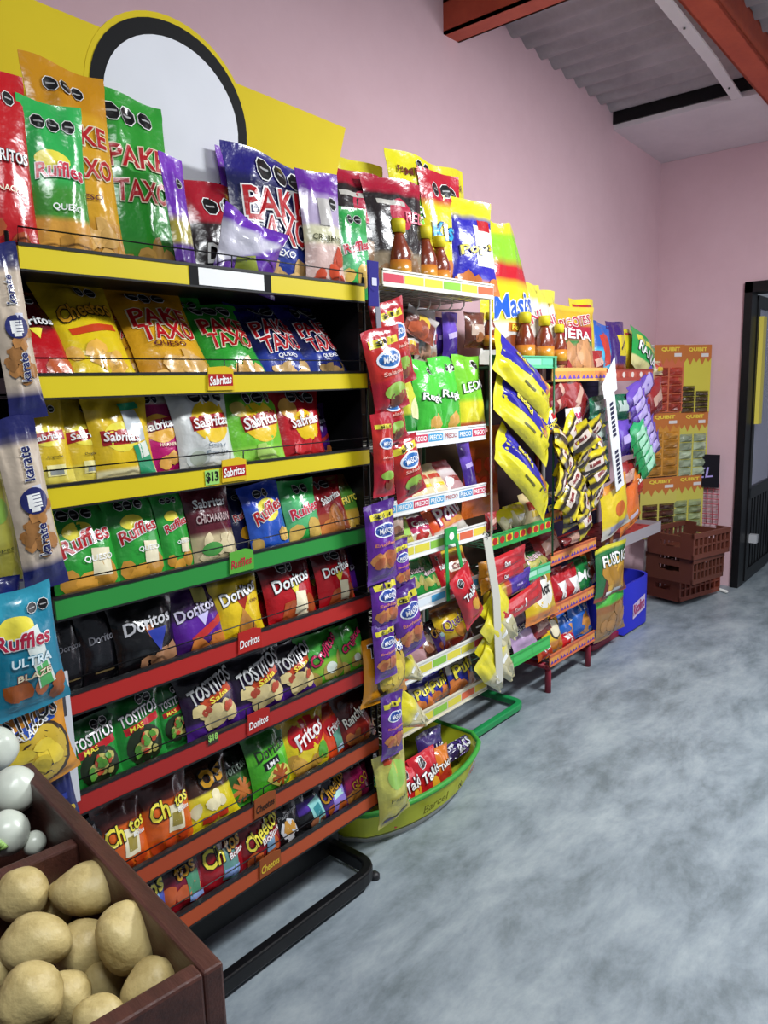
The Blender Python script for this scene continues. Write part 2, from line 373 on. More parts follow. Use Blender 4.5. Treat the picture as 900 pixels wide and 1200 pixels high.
DES = {
 'nacho_red': D([(0, R_), (0.62, DR, 0, -0.1)], T('Doritos', 0, 0.62, 0.8, 0.17, WHITE, BLACK, 6), ('tri', 0.05, 0.5, 0.14, LY), *chips(CHIPR, 0.12, 0.33, 4, 0.16, 3), *seals(3)),
 'nacho_plain': D([(0, R_), (0.75, DR)], T('Doritos', 0, 0.66, 0.82, 0.2, WHITE, BLACK, 8), ('tri', 0.05, 0.52, 0.15, LY), *chips(CHIPR, 0.12, 0.34, 4, 0.17, 5), ('rect', 0.2, 0.3, 0.24, 0.36, CREAM, -6), *seals(2)),
 'nacho_giant': D([(0, R_), (0.2, C('c01820'))], T('DORITOS', 0.0, 0.55, 0.9, 0.2, WHITE, BLACK), T('NACHO', 0.1, 0.38, 0.55, 0.1, CREAM), *chips(CHIPR, 0.1, 0.25, 3, 0.17, 2), *seals(3, 0.86, -0.05, 0.1)),
 'ridged_green': D([(0, GR), (0.72, C('2d8f3a'))], O(-0.15, 0.7, 0.22, 0.13, LY), T('Ruffles', 0, 0.6, 0.86, 0.24, R_, WHITE, 14, 0.15), T('QUESO', 0.25, 0.4, 0.5, 0.11, WHITE), *chips(CHIP, 0.12, 0.34, 3, 0.2, 7), ('rect', 0.35, 0.36, 0.3, 0.36, CREAM, -5), *seals(3, 0.88)),
 'ridged_queso': D([(0, CHIP), (0.3, C('3f8f2e')), (0.5, C('2fae52'))], O(-0.2, 0.64, 0.3, 0.15, LY), T('Ruffles', 0, 0.57, 0.9, 0.26, C('c8203c'), WHITE, 2, 0.2), T('QUESO', 0.1, 0.36, 0.6, 0.13, WHITE), *chips(CHIP, 0.08, 0.2, 4, 0.2, 9), *seals(3, 0.86, -0.02, 0.105)),
 'ridged_blue': D([(0, C('2a55b8')), (0.7, BL)], O(0.05, 0.63, 0.26, 0.22, LY), T('Ruffles', 0, 0.62, 0.86, 0.28, R_, WHITE, 20, 0.1), *chips(C('d8b060'), 0.1, 0.3, 4, 0.15, 11), *seals(2)),
 'ridged_navy': D([(0, NV)], T('Ruffles', 0, 0.62, 0.86, 0.24, R_, WHITE, 16), O(0, 0.35, 0.25, 0.2, GO), *seals(2)),
 'ridged_teal': D([(0, TEAL), (0.8, C('2d93ad'))], O(-0.2, 0.72, 0.24, 0.16, LY), T('Ruffles', -0.1, 0.62, 0.85, 0.24, C('b01c3e'), WHITE, -4), T('ULTRA', 0, 0.45, 0.66, 0.14, C('dff0f5'), C('1d7f9c'), -3), T('BLAZE', 0, 0.33, 0.55, 0.1, CREAM, C('7a1f18')), *chips(C('a7551f'), 0.1, 0.24, 5, 0.15, 13), ('rect', 0.22, 0.45, 0.26, 0.86, C('dfe8e2'), 8), ('rect', 0.28, 0.3, 0.2, 0.34, C('4fae5c'), 8), *seals(2, 0.84, 0.5)),
 'mix_gold': D([(0, C('b8801c')), (0.25, C('d8a020')), (0.78, C('c88a14'))], T('PAKE', 0, 0.66, 0.86, 0.26, R_, CREAM, 3), T('TAXO', 0.05, 0.5, 0.86, 0.26, R_, CREAM, 3), T('QUESO', -0.1, 0.36, 0.5, 0.08, DR), *chips(C('e0b060'), 0.06, 0.24, 8, 0.13, 15), *seals(3, 0.88)),
 'mix_green': D([(0, C('4a9a34')), (0.2, C('2f9a32'))], T('PAKE', 0, 0.66, 0.88, 0.28, R_, CREAM, 2), T('TAXO', 0.02, 0.48, 0.88, 0.28, R_, CREAM, 2), *chips(C('cfa050'), 0.06, 0.2, 8, 0.13, 16), *seals(3, 0.88, -0.05, 0.1)),
 'mix_blue': D([(0, C('20358f')), (0.35, NV), (0.8, C('251f78'))], T('PAKE', 0, 0.64, 0.84, 0.28, R_, WHITE, 6), T('TAXO', 0.05, 0.44, 0.84, 0.28, R_, WHITE, 6), T('QUEXO', 0, 0.28, 0.4, 0.08, WHITE), *chips(C('d8b070'), 0.06, 0.2, 8, 0.12, 17), *seals(3, 0.87, 0.2, 0.09)),
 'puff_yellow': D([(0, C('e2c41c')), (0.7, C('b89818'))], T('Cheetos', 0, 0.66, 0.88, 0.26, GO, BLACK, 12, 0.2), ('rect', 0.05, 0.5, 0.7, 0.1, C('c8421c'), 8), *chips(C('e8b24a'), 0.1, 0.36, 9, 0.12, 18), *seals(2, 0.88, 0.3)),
 'puff_orange': D([(0, C('d8601c')), (0.62, C('4a1a14'), 0, 0.05)], T('Ch', -0.45, 0.58, 0.4, 0.36, LY, BLACK, 6), T('tos', 0.5, 0.62, 0.36, 0.2, LY, BLACK, 10), ('rect', 0.2, 0.42, 0.34, 0.46, CREAM, -6), ('rect', 0.2, 0.4, 0.2, 0.24, C('9c8a3a'), -6), T('Bolita', 0.55, 0.5, 0.3, 0.09, WHITE), *chips(C('c8441a'), 0.08, 0.18, 4, 0.13, 19)),
 'puff_red': D([(0, C('8f1620')), (0.75, C('5a1018'))], T('Cheetos', 0.02, 0.64, 0.9, 0.32, LY, BLACK, 24), T('Bolitas', 0.35, 0.48, 0.5, 0.12, WHITE, R_, 14), *chips(C('c86030'), 0.08, 0.3, 5, 0.15, 20), ('rect', 0.3, 0.35, 0.2, 0.3, C('7fa3c2'), 4)),
 'puff_redblue': D([(0, C('a01824')), (0.7, C('641019'))], T('Ch', -0.35, 0.66, 0.4, 0.34, LY, BLACK, 6), T('tos', 0.5, 0.72, 0.36, 0.2, GO, BLACK, 10), ('rect', 0.25, 0.42, 0.34, 0.5, C('5f8c86'), -4), ('rect', 0.27, 0.26, 0.34, 0.14, C('8fa9e0'), -4), T('Bolitas', 0.6, 0.55, 0.4, 0.1, WHITE, R_, 8)),
 'puff_purple': D([(0, C('4a2a7e')), (0.55, C('1f1626'))], T('Cheetos', 0, 0.72, 0.88, 0.3, GO, BLACK, 24), ('rect', 0.2, 0.4, 0.4, 0.4, C('8f7ad0'), 4), ('rect', 0.2, 0.5, 0.3, 0.12, C('bdeae0'), 4), *chips(C('c8622a'), 0.08, 0.3, 3, 0.14, 21)),
 'puff_blue': D([(0, C('3c55b0')), (0.6, C('16181f'))], T('os', 0.3, 0.62, 0.5, 0.3, LY, BLACK, 10), ('rect', -0.1, 0.4, 0.5, 0.5, C('8fb4d8'), 0), ('rect', 0.3, 0.3, 0.3, 0.2, C('c8e0ff'), 0)),
 'puff_rb': D([(0, C('8a1420')), (0.5, C('7a1633')), (0.75, C('2b1420'))], T('tos', 0.1, 0.76, 0.5, 0.24, GO, BLACK, 8), *chips(C('d8683a'), 0.3, 0.5, 3, 0.2, 22), ('rect', 0.35, 0.45, 0.3, 0.42, C('4a8c6a'), -4), ('rect', 0.4, 0.22, 0.36, 0.12, C('8fa9e0'), -4)),
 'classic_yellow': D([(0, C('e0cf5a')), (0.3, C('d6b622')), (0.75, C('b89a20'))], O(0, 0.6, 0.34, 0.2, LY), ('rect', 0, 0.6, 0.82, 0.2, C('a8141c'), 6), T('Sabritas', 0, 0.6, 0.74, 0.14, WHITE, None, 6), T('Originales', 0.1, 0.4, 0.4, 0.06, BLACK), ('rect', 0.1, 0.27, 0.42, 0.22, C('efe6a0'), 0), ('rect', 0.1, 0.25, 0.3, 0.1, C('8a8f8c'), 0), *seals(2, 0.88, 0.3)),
 'classic_coupon': D([(0, C('e8dfae')), (0.22, C('e0bc1e')), (0.8, C('c8a81e'))], O(-0.2, 0.55, 0.26, 0.2, LY), ('rect', -0.35, 0.55, 0.44, 0.2, C('a8141c'), 0), T('Sabritas', -0.2, 0.55, 0.6, 0.14, WHITE, C('a8141c'), -4), ('rect', 0.3, 0.66, 0.3, 0.44, C('b9bfc2'), 8), ('rect', 0.3, 0.88, 0.36, 0.1, C('2d9a6c'), 8), ('rect', 0.52, 0.28, 0.3, 0.5, C('2d9a6c'), 14), ('rect', 0.5, 0.4, 0.2, 0.2, C('e0e6da'), 14)),
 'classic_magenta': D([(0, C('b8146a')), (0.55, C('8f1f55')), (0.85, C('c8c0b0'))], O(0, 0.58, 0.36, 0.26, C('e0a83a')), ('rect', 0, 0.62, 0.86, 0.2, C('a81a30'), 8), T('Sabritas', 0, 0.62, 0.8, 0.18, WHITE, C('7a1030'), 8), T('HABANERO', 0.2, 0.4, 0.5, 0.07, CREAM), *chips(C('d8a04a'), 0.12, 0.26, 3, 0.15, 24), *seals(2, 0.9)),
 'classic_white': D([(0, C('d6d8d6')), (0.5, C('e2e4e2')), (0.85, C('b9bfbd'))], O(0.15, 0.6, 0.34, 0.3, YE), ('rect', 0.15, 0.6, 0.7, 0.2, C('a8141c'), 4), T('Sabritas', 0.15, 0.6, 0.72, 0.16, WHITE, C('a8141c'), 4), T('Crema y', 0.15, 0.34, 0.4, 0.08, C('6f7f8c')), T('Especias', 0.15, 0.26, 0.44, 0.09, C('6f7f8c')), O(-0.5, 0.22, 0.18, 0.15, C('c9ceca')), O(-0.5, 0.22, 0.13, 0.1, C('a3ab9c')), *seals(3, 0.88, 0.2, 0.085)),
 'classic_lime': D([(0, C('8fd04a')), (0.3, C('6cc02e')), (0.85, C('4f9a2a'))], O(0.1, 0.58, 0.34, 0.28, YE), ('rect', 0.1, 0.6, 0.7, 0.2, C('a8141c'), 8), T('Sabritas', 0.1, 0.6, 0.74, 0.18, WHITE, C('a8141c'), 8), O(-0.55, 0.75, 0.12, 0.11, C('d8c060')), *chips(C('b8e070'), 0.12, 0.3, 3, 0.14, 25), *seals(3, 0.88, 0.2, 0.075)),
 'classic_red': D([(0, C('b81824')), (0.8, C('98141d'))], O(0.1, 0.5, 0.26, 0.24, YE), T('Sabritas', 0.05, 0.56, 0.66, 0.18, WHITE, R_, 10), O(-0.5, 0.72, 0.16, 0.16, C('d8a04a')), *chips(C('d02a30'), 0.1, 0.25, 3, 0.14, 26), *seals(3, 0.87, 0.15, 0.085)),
 'pork_maroon': D([(0, C('5a1222')), (0.12, C('c9b890')), (0.42, C('561422'))], T('Sabritas', 0, 0.78, 0.8, 0.18, WHITE, None, 0), T('CHICHARRON', 0, 0.6, 0.84, 0.16, C('b8a0a0'), C('3a0c16'), 0), *chips(C('d8c8a0'), 0.15, 0.38, 9, 0.14, 27), ('disc', -0.3, 0.25, 0.22, 0.12, C('4f9a4a'))),
 'classic_adobo': D([(0, C('b85a38')), (0.4, C('9c1c24')), (0.85, C('6f1820'))], T('Sabritas', 0.05, 0.64, 0.66, 0.15, WHITE, C('7a1218'), 14), *chips(C('d08040'), 0.1, 0.36, 5, 0.2, 28), *seals(2)),
 'fritos_lime': D([(0, C('c8a03a')), (0.4, C('4f8c2c')), (0.8, C('6a4a22'))], T('FRITOS', 0, 0.58, 0.76, 0.2, LY, DG, 8), *chips(C('d0a850'), 0.1, 0.3, 5, 0.14, 29)),
 'nacho_black': D([(0, C('0c0c0f'))], T('Doritos', 0, 0.68, 0.84, 0.2, C('c8c8cc'), None, 6), ('tri', 0.0, 0.56, 0.13, C('b06a3a')), ('shield', 0.25, 0.43, 0.22, C('2a3a9c')), *chips(C('b08060'), 0.08, 0.3, 0, 0.1, 30), ('blob', -0.1, 0.16, 0.12, 0.15, C('a87a58'), 31), ('blob', 0.3, 0.2, 0.11, 0.17, C('a87a58'), 32), ('blob', 0.7, 0.22, 0.1, 0.16, C('a87a58'), 33)),
 'nacho_dark': D([(0, C('101014')), (0.3, C('15151a'))], T('Doritos', 0.1, 0.62, 0.8, 0.2, C('6f6f76'), None, 4), ('rect', 0, 0.2, 0.5, 0.04, C('6a5a3a'), 0)),
 'nacho_purple': D([(0, C('3a1a60')), (0.25, PU), (0.55, C('38184f'))], T('Doritos', -0.1, 0.66, 0.84, 0.2, C('c8c0d8'), BLACK, 10), ('tri', 0.1, 0.52, 0.16, C('d8d0ff')), ('rect', 0.2, 0.36, 0.7, 0.12, C('c03030'), 22), *chips(C('c87838'), 0.1, 0.24, 3, 0.15, 34), ('rect', 0.2, 0.84, 0.24, 0.24, C('b8b060'), -6)),
 'nacho_yellow': D([(0, C('e6c41e')), (0.85, C('7a6a1a'))], T('Doritos', 0, 0.7, 0.86, 0.22, WHITE, BLACK, 12), ('tri', 0.05, 0.56, 0.18, C('a82a1c')), ('tri2', 0.05, 0.3, 0.3, C('c88a3a')), T('CON', 0.5, 0.55, 0.25, 0.06, DR)),
 'nacho_green': D([(0, C('4aae2a')), (0.55, C('5cc030')), (0.72, C('256a22'))], T('Doritos', 0, 0.7, 0.8, 0.24, C('20301c'), None, 10), ('rect', -0.1, 0.5, 0.4, 0.14, C('15151a'), 8), T('LIMA', -0.1, 0.5, 0.34, 0.1, WHITE, None, 8), ('blob', 0.2, 0.28, 0.3, 0.2, C('d8d060'), 35), ('star', 0.2, 0.28, 0.24, C('a8501e'))),
 'nacho_darkgreen': D([(0, C('3f9a28')), (0.4, C('2c5a22')), (0.6, C('1a2018'))], T('Doritos', -0.1, 0.72, 0.8, 0.24, C('6a7a6a'), None, 10), ('star', 0.05, 0.3, 0.32, C('c8763c'))),
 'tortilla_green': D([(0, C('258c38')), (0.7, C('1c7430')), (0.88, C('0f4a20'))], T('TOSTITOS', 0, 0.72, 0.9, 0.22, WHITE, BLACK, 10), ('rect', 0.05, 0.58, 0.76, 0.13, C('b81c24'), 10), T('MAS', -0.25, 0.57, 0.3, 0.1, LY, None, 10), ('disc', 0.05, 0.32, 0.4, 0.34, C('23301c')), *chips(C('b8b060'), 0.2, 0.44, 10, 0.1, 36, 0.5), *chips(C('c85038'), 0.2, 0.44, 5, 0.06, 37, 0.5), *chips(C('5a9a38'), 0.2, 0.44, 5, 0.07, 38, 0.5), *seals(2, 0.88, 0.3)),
 'tortilla_purple': D([(0, C('4a2480')), (0.3, C('2a1a38')), (0.7, C('1d1722'))], T('TOSTITOS', 0, 0.74, 0.9, 0.24, C('c8c8c8'), BLACK, 14), ('rect', 0.1, 0.58, 0.6, 0.12, C('b8421c'), 14), T('Salsa', 0.15, 0.58, 0.4, 0.09, LY, None, 14), *chips(C('cdbb84'), 0.2, 0.46, 13, 0.12, 39, 0.6), *chips(C('b04a34'), 0.2, 0.46, 5, 0.06, 40, 0.5)),
 'tortilla_orange': D([(0, C('d88f1c')), (0.85, C('c87c14'))], T('TOSTITOS', -0.05, 0.86, 0.9, 0.2, BLACK, WHITE, 4), ('rect', 0.1, 0.74, 0.6, 0.12, C('2a5ac0'), 12), T('SALADOS', 0.1, 0.74, 0.5, 0.08, WHITE, None, 12), ('disc', 0.15, 0.42, 0.4, 0.36, C('3a2a1c')), ('disc', 0.15, 0.43, 0.36, 0.32, C('c8a832')), *chips(C('dcc23c'), 0.3, 0.56, 12, 0.1, 41, 0.5)),
 'crunch_green': D([(0, C('5ab82c')), (0.3, C('88b838')), (0.5, C('3c9a34'))], T('Crujitos', 0, 0.66, 0.9, 0.28, C('c8285a'), C('1c1418'), 28), *chips(C('b8a050'), 0.2, 0.45, 4, 0.18, 42), ('disc', 0.1, 0.34, 0.13, 0.1, C('dfe8dc'))),
 'corn_yellow': D([(0, C('e0c81e')), (0.7, C('b8961c'))], ('disc', 0.1, 0.64, 0.42, 0.24, C('b8161c')), T('Fritos', 0.1, 0.64, 0.7, 0.26, WHITE, R_, 18), *chips(C('d0a040'), 0.15, 0.38, 6, 0.14, 43), ('disc', 0.6, 0.3, 0.14, 0.14, C('5aa83a'))),
 'corn_red': D([(0, C('d8481c')), (0.8, C('8f2414'))], ('disc', 0.3, 0.6, 0.4, 0.24, C('b8161c')), T('Fritos', 0.3, 0.6, 0.6, 0.26, WHITE, R_, 18), ('rect', 0.5, 0.35, 0.36, 0.6, C('5f9c86'), 12), ('rect', 0.6, 0.2, 0.3, 0.14, C('c8d8f0'), 12)),
 'ranch_red': D([(0, C('6a1814')), (0.6, C('3a1010'))], T('Rancheritos', 0, 0.68, 0.92, 0.2, C('dcd8cc'), BLACK, 20), ('rect', 0, 0.36, 0.7, 0.4, C('7a1f16'), 10), *chips(C('9c5a2a'), 0.1, 0.3, 5, 0.13, 44)),
 'snack_yellow': D([(0, C('dcc81c')), (0.45, C('e2d03a')), (0.52, C('3f241a')), (0.9, C('241814'))], T('os', 0.2, 0.72, 0.5, 0.3, GO, BLACK, 8), *chips(C('e8dcb0'), 0.3, 0.44, 5, 0.13, 45), ('rect', 0.0, 0.16, 0.5, 0.1, C('c03a24'), 0)),
 'salsa_green': D([(0, C('1f9a4c')), (0.6, C('17181a'))], T('Nacho', 0.1, 0.44, 0.7, 0.16, WHITE, DG, 10), T('os', 0, 0.74, 0.5, 0.24, C('5a5a5a'), None, 6)),
 'corn_black': D([(0, C('121214'))], T('Palomitas', 0, 0.72, 0.8, 0.12, C('b8b8b8'), None, 10), ('blob', -0.1, 0.35, 0.3, 0.3, C('d8d8dc'), 46), ('blob', -0.1, 0.42, 0.22, 0.2, C('c8903a'), 47)),
 'corn_blackpurple': D([(0, C('121214')), (0.55, C('50309a'), 0.1), (0.75, C('15151a'))], ('rect', 0.2, 0.4, 0.36, 0.6, C('8fd0cc'), 18), ('rect', 0.2, 0.4, 0.2, 0.3, C('3a8c94'), 18), *chips(C('a86a4a'), 0.08, 0.2, 3, 0.13, 48)),
 'corn_magenta': D([(0, C('8f1f4a')), (0.4, C('b01c5e')), (0.8, C('3a1420'))], T('GLOO', 0, 0.52, 0.7, 0.24, GO, DR, 14), *chips(C('c8843a'), 0.1, 0.28, 4, 0.16, 49)),
 'nacho_purple_big': D([(0, C('4a1f7c')), (0.3, C('9c8f2a')), (0.5, C('6a2aa8')), (0.85, C('7a3ab8'))], ('oct', 0.2, 0.78, 0.14, WHITE, BLACK)),
 'crumple_silver': D([(0, C('5a2a90')), (0.35, C('5f2fa0')), (0.5, C('c9c6d4'), 0.3), (0.8, C('6a2fb0'))], ('rect', -0.2, 0.3, 0.3, 0.2, C('8f9a3a'), 20)),
 'crunch_white': D([(0, C('6a2a9c')), (0.1, C('d8b8b0')), (0.4, C('d8d4b0')), (0.55, C('b8a8c8')), (0.8, C('6a2a9c'))], T('CRUJIENTE', 0.05, 0.44, 0.9, 0.16, C('4a4a2a'), None, -3), *chips(C('c84a2a'), 0.1, 0.32, 6, 0.16, 50), ('rect', 0.0, 0.66, 0.3, 0.5, C('bdb8b4'), 0), ('oct', 0.5, 0.74, 0.12, WHITE, BLACK)),
 'ridged_mint': D([(0, C('30a848')), (0.3, C('5ab878')), (0.7, C('2d9a48'))], T('Ruffles', 0, 0.55, 0.9, 0.24, C('c8203c'), WHITE, 12), *chips(C('d8b25a'), 0.15, 0.36, 3, 0.22, 51), *seals(2, 0.86, 0.1, 0.1)),
 'nacho_flat': D([(0, C('1c1214')), (0.35, C('231416')), (0.6, C('a8182a'))], T('Doritos', 0, 0.32, 0.8, 0.24, WHITE, BLACK, 4), *seals(3, 0.76, 0.1, 0.1)),
 # ---- white wire rack
 'pork_black': D([(0, C('8a7a62')), (0.3, C('221a1c')), (0.86, C('a81a34'))], ('disc', 0.1, 0.66, 0.2, 0.2, C('b02040')), T('RED', 0.6, 0.64, 0.42, 0.16, C('d86a80'), None), ('rect', -0.2, 0.76, 0.5, 0.06, C('b8b4ac'), 0), *chips(C('7a5a3a'), 0.05, 0.25, 6, 0.15, 52)),
 'family_yellow': D([(0, C('d8c82a')), (0.5, C('dcd030'))], T('FAMILIAR', 0, 0.85, 0.8, 0.12, C('6a2a1c'), None)),
 'family_green': D([(0, C('c86a2a')), (0.12, C('dcd43a')), (0.45, C('7ac832')), (0.78, C('e0d824'))], T('FAMILIAR', 0, 0.86, 0.8, 0.11, C('6a2a1c'), None), T('LEON', 0.2, 0.58, 0.7, 0.2, WHITE, DG, 10), T('Chips', 0, 0.3, 0.5, 0.1, C('3a6a1c'), None), *seals(2, 0.93, 0.5)),
 'family_kiss': D([(0, C('c8862a')), (0.2, C('e4d21e')), (0.72, C('b81c30'))], T('Kissis', 0.05, 0.5, 0.9, 0.28, C('2aa0dc'), C('12306a'), 4), *seals(3, 0.84, 0.1, 0.1), *chips(C('c87a3a'), 0.06, 0.2, 5, 0.14, 53)),
 'pops_blue': D([(0, C('c8763a')), (0.15, C('2a26a8')), (0.8, C('d8d02a'))], ('rect', 0.45, 0.5, 0.5, 0.6, C('e2e2dc'), 0), T('Pops', 0, 0.46, 0.8, 0.2, C('e2d23a'), NV, 8), ('rect', 0.5, 0.72, 0.3, 0.16, R_, 0), *chips(C('c8763a'), 0.06, 0.16, 5, 0.14, 54)),
 'leaf_green': D([(0, C('3cae34')), (0.5, C('4cc63c'))], T('Rugk', 0, 0.5, 0.76, 0.24, WHITE, DG, -6), ('blob', 0.1, 0.18, 0.24, 0.2, C('d0a050'), 55), *seals(2, 0.86, 0.3)),
 'leaf_lemon': D([(0, C('b0562a')), (0.15, C('d8d02c')), (0.42, C('78c832'))], T('LEON', 0, 0.6, 0.84, 0.22, WHITE, DG, 8), ('oct', 0.5, 0.88, 0.11, WHITE, BLACK)),
 'leaf_dark': D([(0, C('2a8a34')), (0.3, C('c8c83a')), (0.7, C('d8d84a')), (0.85, C('2a9a34'))], ('oct', 0.3, 0.72, 0.16, WHITE, BLACK), ('blob', 0.2, 0.35, 0.3, 0.3, C('d8d8a0'), 56)),
 'pork_clear': D([(0, C('8c4028')), (0.4, C('6a2a1e')), (0.75, C('b0a8a4'))], ('disc', 0.0, 0.6, 0.2, 0.16, C('d0b03a')), *chips(C('a85030'), 0.1, 0.5, 8, 0.16, 57)),
 'peanut_card': D([(0, C('a89a8c')), (0.3, C('d8d6d8'))], *chips(C('b88a70'), 0.05, 0.28, 8, 0.12, 58), *chips(C('b04a60'), 0.32, 0.5, 6, 0.06, 59)),
 'bar_beige': D([(0, C('d8c49a')), (0.5, C('cdb88a'))], ('rect', 0, 0.6, 0.7, 0.2, C('b8402c'), 0), ('rect', 0, 0.35, 0.5, 0.14, YE, 0)),
 'bar_red': D([(0, C('b01c2c')), (0.6, C('c8384a'))], ('disc', 0, 0.5, 0.3, 0.2, C('e0c8b8')), ('oct', 0.3, 0.75, 0.14, WHITE, BLACK)),
 'cake_pink': D([(0, C('c8c0a8')), (0.3, C('dcd8d8'))], ('rect', 0, 0.6, 0.8, 0.4, C('b0285a'), 0), T('Gansi', 0, 0.6, 0.7, 0.2, WHITE, None), *chips(C('b0302a'), 0.1, 0.3, 4, 0.12, 60)),
 'cake_orange': D([(0, C('c8c4b8')), (0.25, C('cf4f1c'))], T('Ponti', 0.1, 0.62, 0.8, 0.3, WHITE, C('a83a7c'), 8), ('rect', 0.2, 0.38, 0.6, 0.14, C('c8863a'), 0)),
 'nut_green': D([(0, C('1f8c3a')), (0.5, C('157030'))], T('Nueces', 0, 0.55, 0.8, 0.18, C('d8b8c0'), DG, 8), *chips(C('b8b060'), 0.15, 0.36, 5, 0.13, 61)),
 'snack_brick': D([(0, C('a8301f')), (0.4, C('c8542c')), (0.8, C('d8b83a'))], ('rect', 0, 0.5, 0.8, 0.2, C('d8c8b8'), 0), T('Cacao', 0, 0.5, 0.7, 0.14, C('7a1a18'), None)),
 'wafer_white': D([(0, C('b0888a')), (0.5, C('cfc4c4')), (0.75, C('c83a4a'))], ('rect', 0, 0.4, 0.7, 0.2, C('8a3a34'), 0)),
 'choc_brown': D([(0, C('4a2418')), (0.5, C('6a3a2a'))], ('rect', 0, 0.5, 0.7, 0.3, C('b8a090'), 0), ('disc', 0, 0.3, 0.2, 0.14, C('8f5a3a'))),
 'star_yellow': D([(0, C('8c2a1c')), (0.25, C('d8b420')), (0.8, C('7a4a1c'))], T('Quekis', 0, 0.6, 0.86, 0.24, C('5a2a7c'), LY, 10), *chips(C('c8863a'), 0.3, 0.5, 4, 0.15, 62)),
 'puffs_bluewhite': D([(0, C('c86a34')), (0.2, C('26309c')), (0.55, C('e0dcd0')), (0.8, C('3a3aa0'))], T('Puff', 0, 0.66, 0.84, 0.3, LY, NV, 12), *chips(C('d07a3c'), 0.08, 0.34, 7, 0.16, 63)),
 'roll_red': D([(0, C('b81422')), (0.7, C('c8202c'))], T('Takis', 0.05, 0.6, 0.76, 0.26, WHITE, C('4a1026'), 10), ('blob', 0.3, 0.32, 0.2, 0.26, C('d8a02a'), 64), ('oct', -0.3, 0.84, 0.13, WHITE, BLACK)),
 'roll_orange': D([(0, C('c8541c')), (0.5, C('d87a24'))], ('rect', 0, 0.4, 0.7, 0.3, C('a83020'), 20), T('Takis', 0.05, 0.62, 0.7, 0.2, WHITE, BR, 10)),
 'roll_purple': D([(0, C('2a1c4a')), (0.5, C('3a2a6a'))], T('Takis', 0.05, 0.55, 0.8, 0.3, C('d8d8e0'), C('1a1030'), 8), ('blob', 0.3, 0.25, 0.3, 0.2, C('6a4aa0'), 65)),
 'long_yellowblue': D([(0, C('d6cc1e'))], ('rect', 0.46, 0.56, 0.56, 1.9, C('2a249c'), 0), T('Papas', 0.46, 0.62, 0.7, 0.26, LY, NV, 82), *[('blob', 0.3+0.12*i, 0.2+0.04*(i % 3), 0.13, 0.2, C('c8804a'), 66+i) for i in range(5)], ('rect', -0.5, 0.5, 0.05, 0.5, C('5a5a1a'), 0), ('rect', -0.3, 0.3, 0.1, 0.06, C('2a2a1a'), 0)),
 'poster_orange': D([(0, C('b85a1c')), (0.2, C('a8281c')), (0.45, C('8f3a1c')), (0.8, C('c8641c'))], *chips(C('c8321c'), 0.3, 0.6, 8, 0.12, 67), T('Nuevos', 0, 0.24, 0.4, 0.05, CREAM, None)),
 # ---- hung strips
 'nut_purple': D([(0, C('5a2390')), (0.25, C('6a2aa0')), (0.75, C('4a1f7c'))], ('rect', 0, 0.84, 0.8, 0.14, C('d8cc3a'), 0), T('$11', 0, 0.84, 0.5, 0.1, BLACK, None), ('disc', 0.05, 0.66, 0.36, 0.16, C('e2e6ee')), ('disc', 0.05, 0.66, 0.32, 0.13, C('2a4a9c')), T('MASON', 0.05, 0.66, 0.5, 0.13, WHITE, None), T('Enchilado', 0, 0.5, 0.8, 0.08, C('e08a5a'), None), *chips(C('c8844a'), 0.2, 0.42, 8, 0.15, 68, 0.6), *chips(C('b0603a'), 0.2, 0.4, 4, 0.14, 69, 0.6)),
 'nut_red': D([(0, C('a8182a')), (0.4, C('b8281f')), (0.8, C('b01a28'))], ('rect', 0, 0.84, 0.8, 0.13, C('d8cc3a'), 0), T('$11', 0, 0.84, 0.5, 0.1, BLACK, None), ('disc', 0.05, 0.64, 0.36, 0.17, C('e2e6ee')), ('disc', 0.05, 0.64, 0.31, 0.13, C('2a6ab0')), T('MASON', 0.05, 0.64, 0.5, 0.13, WHITE, None), T('Salado', 0, 0.48, 0.6, 0.08, C('e0b0a0'), None), ('disc', 0, 0.26, 0.3, 0.14, C('8fb84a')), *chips(C('8c4a34'), 0.1, 0.24, 4, 0.12, 70, 0.5)),
 'nut_clear': D([(0, C('1c1f5a')), (0.16, C('c9b8a4')), (0.86, C('1c1f5a'))], *chips(C('a8743f'), 0.2, 0.42, 16, 0.17, 71, 0.7), *chips(C('a8743f'), 0.42, 0.5, 4, 0.15, 72, 0.7), ('rect', 0.3, 0.55, 0.24, 0.5, C('c6c6d6'), 0), ('disc', 0.05, 0.53, 0.34, 0.3, C('1c2260')), ('fist', 0.05, 0.53, 0.26, WHITE), T('karate', 0.1, 0.3, 0.8, 0.3, C('1c2260'), WHITE, 88), T('karate', 0.1, 0.74, 0.8, 0.3, C('1c2260'), WHITE, 88)),
 'snack_lime': D([(0, C('b8b04a')), (0.4, C('c8c45a')), (0.8, C('a8a04a'))], ('disc', 0.1, 0.66, 0.3, 0.3, C('9ac85a')), ('rect', -0.2, 0.9, 0.3, 0.14, C('a83a1c'), 0), ('rect', 0, 0.08, 0.8, 0.1, C('3a1f6a'), 0), T('Papas', 0, 0.36, 0.6, 0.12, C('5a5a1a'), None)),
 'pouch_navy': D([(0, C('171c5c'))], ('disc', 0.3, 0.2, 0.2, 0.2, C('d8b82a')), ('rect', -0.2, 0.5, 0.3, 0.3, C('2a3a9c'), 0)),
 # ---- green and orange racks, far rack
